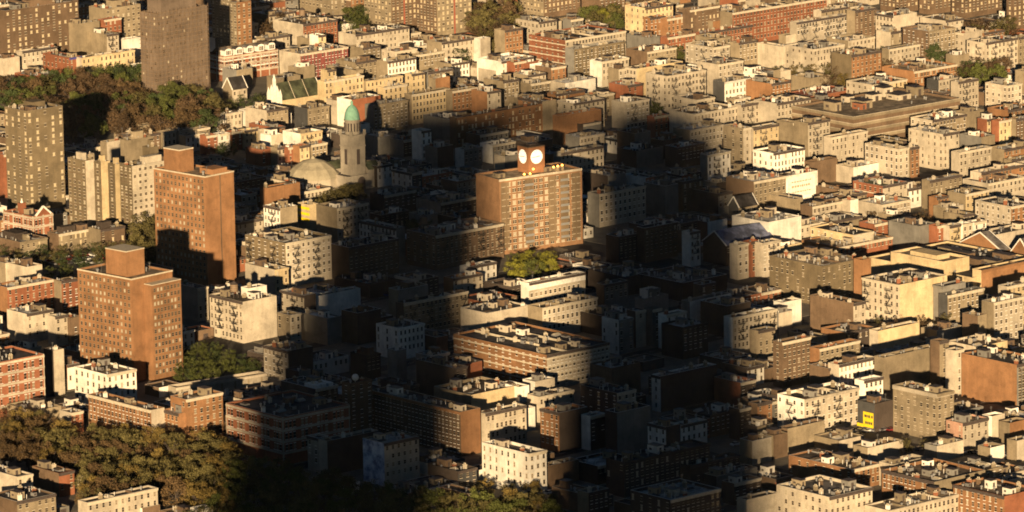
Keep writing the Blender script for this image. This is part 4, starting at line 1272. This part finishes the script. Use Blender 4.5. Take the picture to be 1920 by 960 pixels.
        if k == 'gable_school':
            b = MB(); x0, x1 = wr * .12, wr * .9; xm = (x0 + x1) / 2
            b.face([(x0, -.2, h), (x1, -.2, h), (xm, -.2, h + 3.6)], 1); b.face([(x1, .4, h), (x0, .4, h), (xm, .4, h + 3.6)], 1)
            b.bar((x0, -.1, h), (xm, -.1, h + 3.7), .7, 0); b.bar((x1, -.1, h), (xm, -.1, h + 3.7), .7, 0); b.build('gable', [WHITEP, WM['R']], rt)
            b = MB(); b.box(2, 4.6, wl * .5, wl * .5 + 2.6, h - .8, h + 4.2, 0); b.ring(3.3, wl * .5 + 1.3, [(.7, h + 4.2), (.05, h + 6)], 8, 1); b.build('roof_turret', [WM['R'], WHITEP], rt)
        clutter(rt, d, h - .79, i + 1, .5)
    elif k == 'gable':
        b = MB(); rise = d['rise']; ov = .5
        for (a, c), mi in (((0, 0), 0),): pass
        b.face([(0, 0, 0), (wr, 0, 0), (wr, 0, h), (0, 0, h)], 0); b.face([(wr, wl, 0), (0, wl, 0), (0, wl, h), (wr, wl, h)], 0)
        b.face([(0, wl, 0), (0, 0, 0), (0, 0, h), (0, wl / 2, h + rise), (0, wl, h)], 1); b.face([(wr, 0, 0), (wr, wl, 0), (wr, wl, h), (wr, wl / 2, h + rise), (wr, 0, h)], 1)
        b.build('wall', [WM[d['cr']], WM[d['cl']]], rt)
        b = MB(); e = rise / (wl / 2) * ov
        for s in (0, 1):
            ye, yr = (-ov, wl / 2) if s == 0 else (wl + ov, wl / 2)
            p = [(-.1, ye, h - e), (wr + .1, ye, h - e), (wr + .1, yr, h + rise), (-.1, yr, h + rise)]
            b.face([(x, y, z + .08) for x, y, z in (p if s == 0 else p[::-1])]); b.face([(x, y, z + .28) for x, y, z in (p if s == 0 else p[::-1])])
        b.build('roof', RM[d['rm']], rt)
        b = MB()
        for x in (-.05, wr + .05): b.bar((x, -ov, h - e + .2), (x, wl / 2, h + rise + .2), .4); b.bar((x, wl + ov, h - e + .2), (x, wl / 2, h + rise + .2), .4)
        b.build('verge', WHITEP, rt)
        if d.get('front'):
            b = MB()
            for y, t in ((0, 10), (wl * .25, 11.5), (wl * .5, 17), (wl * .75, 11.5), (wl, 10)):
                b.box(-1.0, 0.2, y - .6, y + .6, 0, t, 0); b.ring(-.4, y, [(.85, t), (.05, t + 3)], 4, 0, math.pi / 4)
            b.build('pinnacles', WHITEP, rt)
            b = MB(); b.box(-.07, -.01, wl * .38, wl * .62, 6, 11); b.build('arched_window', DARKTRIM, rt)
        else:
            n = max(2, int(wr / 3))
            for j in range(n): link('window', window(1.0, 1.6, STONE, 'd'), rt, (wr * (j + .5) / n, 0, h - 3.2))
        if wr > 20 and d['rm'] != 'blue':
            b = MB()
            for t in (.33, .66): b.bar((wr * t, -ov, h - e + .3), (wr * t, wl / 2, h + rise + .3), .25)
            b.build('roof_seam', STONE, rt)
    elif k == 'viaduct':
        walls(1.0, roofm='tan')
        b = MB(); b.box(-.1, wr, -.25, -.003, h - 1.0, h - .2); b.build('coping', WM['C'], rt)
        b = MB(); [b.box(x, x + .8, -.3, -.26, 0, h - 1.1) for x in np.arange(2, wr - 2, 6)]; b.build('buttress', WM['T'], rt)
    return rt

for i, d in enumerate(B):
    if d['kind'] == 'b': build_plain(i, d)
    else: build_special(i, d)

# the white ball on the brick stair tower
bt = next(d for d in B if d['label'].startswith('square brick stair tower'))
P = at(671, 716, bt['h']); b = MB()
b.ring(0, 0, [(.2, 0), (.2, 1.0)], 8, 1); b.ring(0, 0, [(1.3 * math.cos(a), 2.1 + 1.3 * math.sin(a)) for a in [-1.5 + 3 * j / 10 for j in range(11)]], 16, 0)
q_ = Matrix.Rotation(-bt['phi'], 3, 'Z') @ (Vector((P.x, P.y, 0)) - bt['P'])
link('radome', b.mesh('radome', [WHITEP, METAL]), bt['rt'], (min(max(q_.x, 1.5), bt['wr'] - 1.5), min(max(q_.y, 1.5), bt['wl'] - 1.5), bt['h'] - .6))

# ---------------------------------------------------------------- labels: what it looks like, then the landmark it stands by
LAND = [('the clock tower block', 1000, 400), ('the green-domed church', 640, 270), ('the scaffold-wrapped tower', 325, 90), ('the parking garage', 1640, 225), ('the square tan building', 1735, 780),
        ('the mural building', 730, 870), ('the nearer orange tower', 235, 600), ('the farther orange tower', 370, 430), ('the drab park-side tower', 65, 290), ('the green-roofed church', 560, 170),
        ('the huge brown tower block', 770, 40), ('the dormered school', 455, 110), ('the big brick school', 540, 800), ('the large six-storey tenement', 1265, 165), ('the pale-yellow building', 1220, 35),
        ('the brilliant white building', 1440, 420), ('the drab broad tenement', 1530, 520), ('the white-vented low roof', 1780, 500), ('the grid-windowed wall', 1840, 700), ('the white corner tenement', 1530, 760),
        ('the cream-white tenement', 960, 870), ('the long curved brick row', 990, 655), ('the small gabled school', 55, 410), ('the bright-windowed towers', 1760, 30), ('the long brick school', 950, 215),
        ('the round green tree', 862, 115), ('the shaded school roof', 1180, 500), ('the ornate dark corner building', 1270, 940), ('the blank tan wall', 1700, 670), ('the lower park corner', 60, 900),
        ('the three-bay fire-escape tenement', 1700, 565), ('the blue metal roof', 1400, 440), ('the slate-gabled hall', 1840, 455), ('the red-roofed court', 1540, 170), ('the long red block', 1480, 40),
        ('the sunlit patch', 1040, 590), ('the white ball', 671, 709), ('the half-shaded tenement', 545, 480), ('the dark-corniced row', 860, 85), ('the striped slab group', 200, 350),
        ('the cream flank tenement', 455, 590), ('the orange blank wall', 1085, 235), ('the grey-beige wall', 1710, 435), ('the shaded white tenement', 1290, 790), ('the yellow rooftops', 760, 170)]
def relation(c, used=None):
    best = sorted(((c[0] - x) ** 2 + ((c[1] - y) * 1.6) ** 2, nm, x, y) for nm, x, y in LAND)[0]
    _, nm, x, y = best; dx, dy = c[0] - x, (c[1] - y) * 1.6
    if abs(dx) > abs(dy): r = 'to the left of' if dx < 0 else 'to the right of'
    else: r = 'behind' if dy < 0 else 'in front of'
    return r, nm, best[0]
ORD = ['', 'second ', 'third ', 'fourth ', 'fifth ', 'sixth ', 'seventh ', 'eighth ', 'ninth ', 'tenth ', 'eleventh ', 'twelfth ', 'thirteenth ', 'fourteenth '] + [w_ + ' ' for w_ in 'fifteenth sixteenth seventeenth eighteenth nineteenth twentieth twenty-first twenty-second twenty-third twenty-fourth twenty-fifth twenty-sixth twenty-seventh twenty-eighth twenty-ninth thirtieth thirty-first thirty-second thirty-third thirty-fourth thirty-fifth thirty-sixth thirty-seventh thirty-eighth thirty-ninth fortieth'.split()]
buckets = {}
for i, d in enumerate(B):
    if d['label']: tag(d['rt'], d['label'], d['cat'], 'buildings of the neighbourhood' if False else None); continue
    nf = max(1, min(9, int(d['h'] / 3.15 + .3)))
    col = COLW[d['cr']] if d['cr'] == d['cl'] else f"{COLW[d['cr']]} and {COLW[d['cl']]}"
    feat = ' with fire escape' if 'fe' in d['opt'] else (f" with {d['roof']} roof" if d['roof'] != 'tar' else ' with black roof')
    base = f"{col} {NUM[nf]}-storey {d['cat']}{feat}"
    r, nm, ds = relation(d['c']); buckets.setdefault((base, r, nm), []).append((ds, i))
for (base, r, nm), lst in buckets.items():
    for k, (ds, i) in enumerate(sorted(lst)):
        tail = f"{r} {nm}"
        lab = f"{base}, {tail}" if k == 0 else f"{base}, {ORD[min(k, 39)]}such {tail}"
        lab = lab.replace('to the left of the', 'left of').replace('to the right of the', 'right of')
        for a_, b_ in ((' behind the ', ' behind '), (' in front of the ', ' before '), (' with ', ' '), ('fire-escape tenement', 'tenement')):
            if len(lab.replace('-', ' ').replace(',', '').split()) > 16: lab = lab.replace(a_, b_)
        d = B[i]; grp = None
        if 'shed' in d['opt']: grp = 'small sheds and garages between the blocks'
        elif 'fill' in d['opt']: grp = 'ordinary row houses filling the blocks'
        tag(d['rt'], lab, d['cat'], grp)

# ---------------------------------------------------------------- trees
TC = {'brown': (.085, .055, .030), 'brownolive': (.10, .086, .032), 'olive': (.075, .085, .022), 'green': (.045, .062, .020), 'rust': (.095, .062, .03), 'ochre': (.14, .10, .03), 'yellow': (.15, .145, .022)}
BARK = plain('bark', (.07, .055, .045), .95)
def leaf_mat(name, col):
    m, nt, b = base_mat(name, .8, .15); oi = N(nt, 'ShaderNodeObjectInfo'); pos = N(nt, 'ShaderNodeNewGeometry').outputs['Position']
    c = mixc(nt, 'MIX', oi.outputs['Random'], tuple(x * .7 for x in col), tuple(x * 1.3 for x in col))
    c = mixc(nt, 'MULTIPLY', 1.0, c, rng(nt, noise(nt, pos, .9, 3), .3, .7, .6, 1.4))
    nt.links.new(c, b.inputs['Base Color']); return m
LM = {k: leaf_mat(k + '_leaves', v) for k, v in TC.items()}
LEAF = {}
def crown_mesh(seed, mat, n=2300):
    q = random.Random(seed); b = MB(); clumps = []
    for _ in range(26):                                         # leaf clumps through the crown's volume, unit height
        a = q.uniform(0, 6.283); z = q.uniform(.30, .95); rr = .40 * math.sqrt(max(.05, 1 - ((z - .58) / .44) ** 2)) * math.sqrt(q.random())
        clumps.append((rr * math.cos(a), rr * math.sin(a), z, q.uniform(.08, .15)))
    for _ in range(n):
        cx, cy, cz, r = q.choice(clumps); v = Vector((q.gauss(0, 1), q.gauss(0, 1), q.gauss(0, 1))).normalized() * r * q.uniform(.5, 1.08)
        p = Vector((cx, cy, cz)) + v; s = q.uniform(.012, .027)
        nrm = (v.normalized() + Vector((q.gauss(0, .5), q.gauss(0, .5), q.gauss(0, .5)))).normalized(); t = nrm.orthogonal().normalized(); u = nrm.cross(t); an = q.uniform(0, 6.28)
        t, u = t * math.cos(an) + u * math.sin(an), u * math.cos(an) - t * math.sin(an)
        b.face([p - t * s, p - u * s * .8, p + t * s, p + u * s * .8])
    return b.mesh('crown', [mat])
def trunk_mesh(seed):
    q = random.Random(seed); b = MB()
    b.ring(0, 0, [(.030, 0), (.022, .25), (.016, .5)], 7)
    for _ in range(7):
        a = q.uniform(0, 6.28); z = q.uniform(.22, .45); b.bar((0, 0, z), (.22 * math.cos(a), .22 * math.sin(a), z + q.uniform(.2, .38)), .012)
    return b.mesh('trunk', [BARK])
TR = [trunk_mesh(s) for s in range(4)]
COLN = {'brown': 'grey-brown', 'brownolive': 'brown-green', 'olive': 'olive', 'green': 'dark green', 'rust': 'rust-red', 'ochre': 'ochre', 'yellow': 'yellow-green'}
def tree_words(t): return ('small' if t['h'] < 7 else ('tall' if t['h'] > 12 else 'bushy')) + ' ' + COLN[t['col']]
tb = {}
for t in TREES:
    if not t.get('label'):
        p_ = proj(t['P'] + Vector((0, 0, t['h'] * .6)))[:2]; r_, nm_, ds_ = relation(p_); tb.setdefault((tree_words(t), nm_), []).append((ds_, id(t), t))
for (w_, nm_), ls_ in tb.items():
    for k_, (_, _, t) in enumerate(sorted(ls_)): t['label'] = f"{w_} autumn tree, {ORD[k_] if k_ else ''}nearest such to {nm_}"
for j, t in enumerate(TREES):
    rt = root('tree', t['P'], random.uniform(0, 6.28)); v = random.randrange(4)
    wdt = random.uniform(1.02, 1.3); sc = (t['h'] * wdt, t['h'] * wdt, t['h'])
    if (t['col'], v) not in LEAF: LEAF[(t['col'], v)] = crown_mesh(v + 10, LM[t['col']])
    link('trunk', TR[v], rt, sc=sc); link('crown', LEAF[(t['col'], v)], rt, sc=sc)
    size = 'small' if t['h'] < 7 else ('tall' if t['h'] > 12 else 'bushy')
    tag(rt, t.get('label') or f"{size} {COLN[t['col']]} autumn tree {t['where']}", 'tree', t['group'])

lv = MB(); leafm = [LM[k] for k in TC]                          # the many small trees beyond the largest three hundred
for t in MANY:
    me = LEAF.get((t['col'], 0)) or LEAF.setdefault((t['col'], 0), crown_mesh(10, LM[t['col']])); a = random.uniform(0, 6.28); o = len(lv.v); s = t['h'] * 1.05; n = 1300
    M = Matrix.Translation(t['P']) @ Matrix.Rotation(a, 4, 'Z') @ Matrix.Diagonal((s, s, t['h'], 1))
    lv.v += [tuple(M @ v.co) for v in me.vertices[:n * 4]]; lv.f += [(o + 4 * j, o + 4 * j + 1, o + 4 * j + 2, o + 4 * j + 3) for j in range(n)]; lv.m += [list(TC).index(t['col'])] * n
lo = lv.build('foliage', leafm, kind='stuff'); tag(lo, 'brown and olive autumn foliage of the smaller trees massed between the larger ones', 'foliage')

# ---------------------------------------------------------------- parked cars
def car_meshes(paint):
    b = MB(); prof = [(-2.2, .35), (-2.25, .75), (-2.1, .95), (-1.0, 1.02), (1.5, 1.0), (2.1, .82), (2.2, .45), (2.15, .3)]
    for s in (-.85, .85): b.face([(x, s, z) for x, z in (prof if s < 0 else prof[::-1])])
    for (a, c), (e, f) in zip(prof, prof[1:] + prof[:1]): b.face([(a, -.85, c), (a, .85, c), (e, .85, f), (e, -.85, f)])
    body = b.mesh('body', [paint]); b = MB(); cab = [(-1.55, 1.0), (-1.1, 1.42), (.35, 1.42), (1.0, 1.0)]
    for s in (-.72, .72): b.face([(x, s, z) for x, z in (cab if s < 0 else cab[::-1])])
    for (a, c), (e, f) in zip(cab, cab[1:]): b.face([(a, -.72, c), (a, .72, c), (e, .72, f), (e, -.72, f)])
    glass = b.mesh('cabin_glass', [GL_FIX['d'][0]]); b = MB(); b.box(-1.05, .3, -.7, .7, 1.425, 1.46); top = b.mesh('roof_panel', [paint])
    return body, glass, top
b = MB(); n = 12
for y in (-.1, .1): b.face([(.32 * math.cos(2 * math.pi * j / n), y, .32 + .32 * math.sin(2 * math.pi * j / n)) for j in (range(n) if y < 0 else range(n - 1, -1, -1))])
for j in range(n):
    a, c = 2 * math.pi * j / n, 2 * math.pi * (j + 1) / n
    b.face([(.32 * math.cos(a), -.1, .32 + .32 * math.sin(a)), (.32 * math.cos(a), .1, .32 + .32 * math.sin(a)), (.32 * math.cos(c), .1, .32 + .32 * math.sin(c)), (.32 * math.cos(c), -.1, .32 + .32 * math.sin(c))])
WHEEL = b.mesh('wheel', [plain('rubber', (.02, .02, .02))])
PAINTS = {'white': car_meshes(plain('white_car_paint', (.75, .75, .72), .25, .5)), 'blue': car_meshes(plain('blue_car_paint', (.04, .06, .2), .25, .5)), 'silver': car_meshes(plain('silver_car_paint', (.4, .4, .42), .3, .5, .5)),
          'dark red': car_meshes(plain('red_car_paint', (.22, .03, .03), .25, .5)), 'black': car_meshes(plain('black_car_paint', (.02, .02, .02), .25, .5))}
CARS = {}
def car(x, y, col, rz, where, group):
    P = at(x, y); rt = root('parked_car', P, rz); me = PAINTS[col]
    link('body', me[0], rt); link('cabin_glass', me[1], rt); link('roof_panel', me[2], rt)
    for a in (-1.35, 1.35):
        for s in (-.78, .78): link('wheel', WHEEL, rt, (a, s, 0))
    tag(rt, f"{col} car parked {where}", 'car', group); CARS.setdefault((col, where), []).append((x, rt))
q = random.Random(8)
for r, y in enumerate((484, 490, 497)):
    for k in range(9):
        car(72 + k * 17 + r * 5 + q.uniform(-2, 2), y - k * .6, q.choice(list(PAINTS)), PHI + q.choice([0, math.pi / 2]), 'in the lot behind the low annexes', 'cars in the lot by the annexes')
for r, y in enumerate((114, 119, 124, 129, 134)):
    for k in range(8):
        car(4 + k * 11 + r * 3, y + q.uniform(-1, 1), q.choice(list(PAINTS)), PHI + q.choice([0, math.pi / 2]), 'in the open lot above the far wood', 'cars in the far lot')
for x, y, c, side in ((1008, 932, 'silver', 'by the trees'), (1030, 926, 'white', 'by the trees'), (1380, 835, 'white', 'in the deep shadow'), (640, 545, 'blue', 'leftmost'), (668, 543, 'blue', 'middle'), (700, 548, 'silver', 'rightmost'), (1586, 822, 'white', 'on the dark street'), (1610, 818, 'silver', 'on the dark street'), (1560, 828, 'black', 'on the dark street'), (1745, 615, 'white', 'on the street')):
    car(x, y, c, PHI, f'on its own near {relation((x, y))[1]}, {side}', None)

for (x0, y0, x1, y1, n_, wh) in ((1500, 815, 1670, 808, 13, 'on the street below the white corner tenement'), (1690, 842, 1900, 856, 14, 'along the street below the square tan building'), (1640, 605, 1770, 592, 10, 'along the street below the three-bay tenement'), (1330, 560, 1440, 548, 8, 'in the shaded street past the school roof'), (640, 545, 730, 556, 6, 'in the shaded yard by the dark brown tenement'), (470, 300, 540, 296, 5, 'in the street behind the church dome')):
    for k in range(n_):
        t = (k + q.uniform(-.2, .2)) / (n_ - 1); car(x0 + (x1 - x0) * t, y0 + (y1 - y0) * t, q.choice(['white', 'silver', 'silver', 'black', 'dark red', 'blue']), PHI + (0 if y1 < y0 else math.pi / 2), wh, 'cars ' + wh)

for (col_, wh), ls_ in CARS.items():
    if len(ls_) > 1:
        for k_, (_, rt) in enumerate(sorted(ls_, key=lambda a: a[0])): rt['label'] = f"{ORD[k_] if k_ else 'leftmost '}{col_} car {'from the left ' if k_ else ''}{wh}"

# ---------------------------------------------------------------- ground: street grid with raised pavements and painted lines
gm, gnt, gb = base_mat('asphalt', .9); pos = N(gnt, 'ShaderNodeNewGeometry').outputs['Position']
gnt.links.new(mixc(gnt, 'MULTIPLY', 1.0, (.050, .047, .044), rng(gnt, noise(gnt, pos, .08, 5), .3, .7, .7, 1.5)), gb.inputs['Base Color'])
b = MB(); b.face([(-9000, -6000, 0), (9000, -6000, 0), (9000, 22000, 0), (-9000, 22000, 0)]); b.build('ground', gm, kind='structure')
pm = masonry('concrete_paving', (.16, .145, .12), 0); b = MB(); ln = MB()
for bi in range(-16, 17):
    for bj in range(-4, 5):
        o = O + dr * (bj * 230.0 + 16) + dl * (bi * 52.0 - 2)
        c = [o, o + dr * 212, o + dr * 212 + dl * 44, o + dl * 44]; n = len(b.v)
        b.v += [(p.x, p.y, z) for z in (0, .12) for p in c]; b.f += [tuple(n + t for t in f) for f in ((0, 1, 5, 4), (1, 2, 6, 5), (2, 3, 7, 6), (3, 0, 4, 7), (4, 5, 6, 7))]; b.m += [0] * 5
        for t in range(0, 210, 9):
            a = o + dr * t + dl * 47.9; e = a + dr * 3; ln.face([(a.x, a.y, .004), (e.x, e.y, .004), (e.x + dl.x * .15, e.y + dl.y * .15, .004), (a.x + dl.x * .15, a.y + dl.y * .15, .004)])
b.build('pavement', pm, kind='structure'); ln.build('road_markings', WHITEP, kind='structure')

# ---------------------------------------------------------------- the two skyscrapers behind the viewer whose long shadows cross the district
def skyscraper(xc, y0, tiers, lab):
    tiers = [(b_ - a_, (a_ + b_) / 2, z_) for a_, b_, z_ in tiers]
    rt = root('skyscraper', (xc, y0, 0)); z = 0
    for wd, off, z1 in tiers:
        b = MB(); b.box(off - wd / 2, off + wd / 2, -wd / 3, wd / 3, z, z1, 0, bottom=False); b.build('wall', [SKYW], rt)
        b = MB(); [b.box(off - wd / 2 + x, off - wd / 2 + x + 1.2, wd / 3, wd / 3 + .4, z, z1) for x in np.arange(1, wd - 2, 4)]; b.build('mullion', [METAL], rt, kind='stuff'); z = z1
    tag(rt, lab, 'skyscraper')
SKYW = masonry('skyscraper_stone', (.35, .32, .28), 1)
D = math.tan(SUN_AZ)
Y0 = -300.0
skyscraper(-58 - D * 2600, Y0, [(-33, 46, 425), (-29, 40, 470), (-26, 38, 498), (-26, 78, 506)], 'stone skyscraper with added crown behind the viewer casting the shadow over the domed church')  # tiers fitted to the shadow edges; overhanging crown made up to cast shade
skyscraper(66 - D * 2600, Y0, [(-42, 37, 400), (-41, 31, 440), (-41, 27, 470), (-43, 19, 494), (-42, 6, 509)], 'stone skyscraper behind the viewer casting the shadow beyond the clock tower')
print('OBJECTS', len(bpy.data.objects), 'windows', total_windows)

# ---------------------------------------------------------------- the evening air
hz = bpy.data.materials.new('haze_air'); hz.use_nodes = True; t_ = hz.node_tree
for n_ in list(t_.nodes):
    if n_.type != 'OUTPUT_MATERIAL': t_.nodes.remove(n_)
pv = t_.nodes.new('ShaderNodeVolumePrincipled'); pv.inputs['Color'].default_value = (.95, .9, .85, 1); pv.inputs['Density'].default_value = 0.35e-5; pv.inputs['Anisotropy'].default_value = 0.0
t_.links.new(pv.outputs[0], [n_ for n_ in t_.nodes if n_.type == 'OUTPUT_MATERIAL'][0].inputs['Volume'])
b = MB(); b.box(-900, 900, -500, 5200, -1, 560); b.build('haze', hz, kind='stuff')
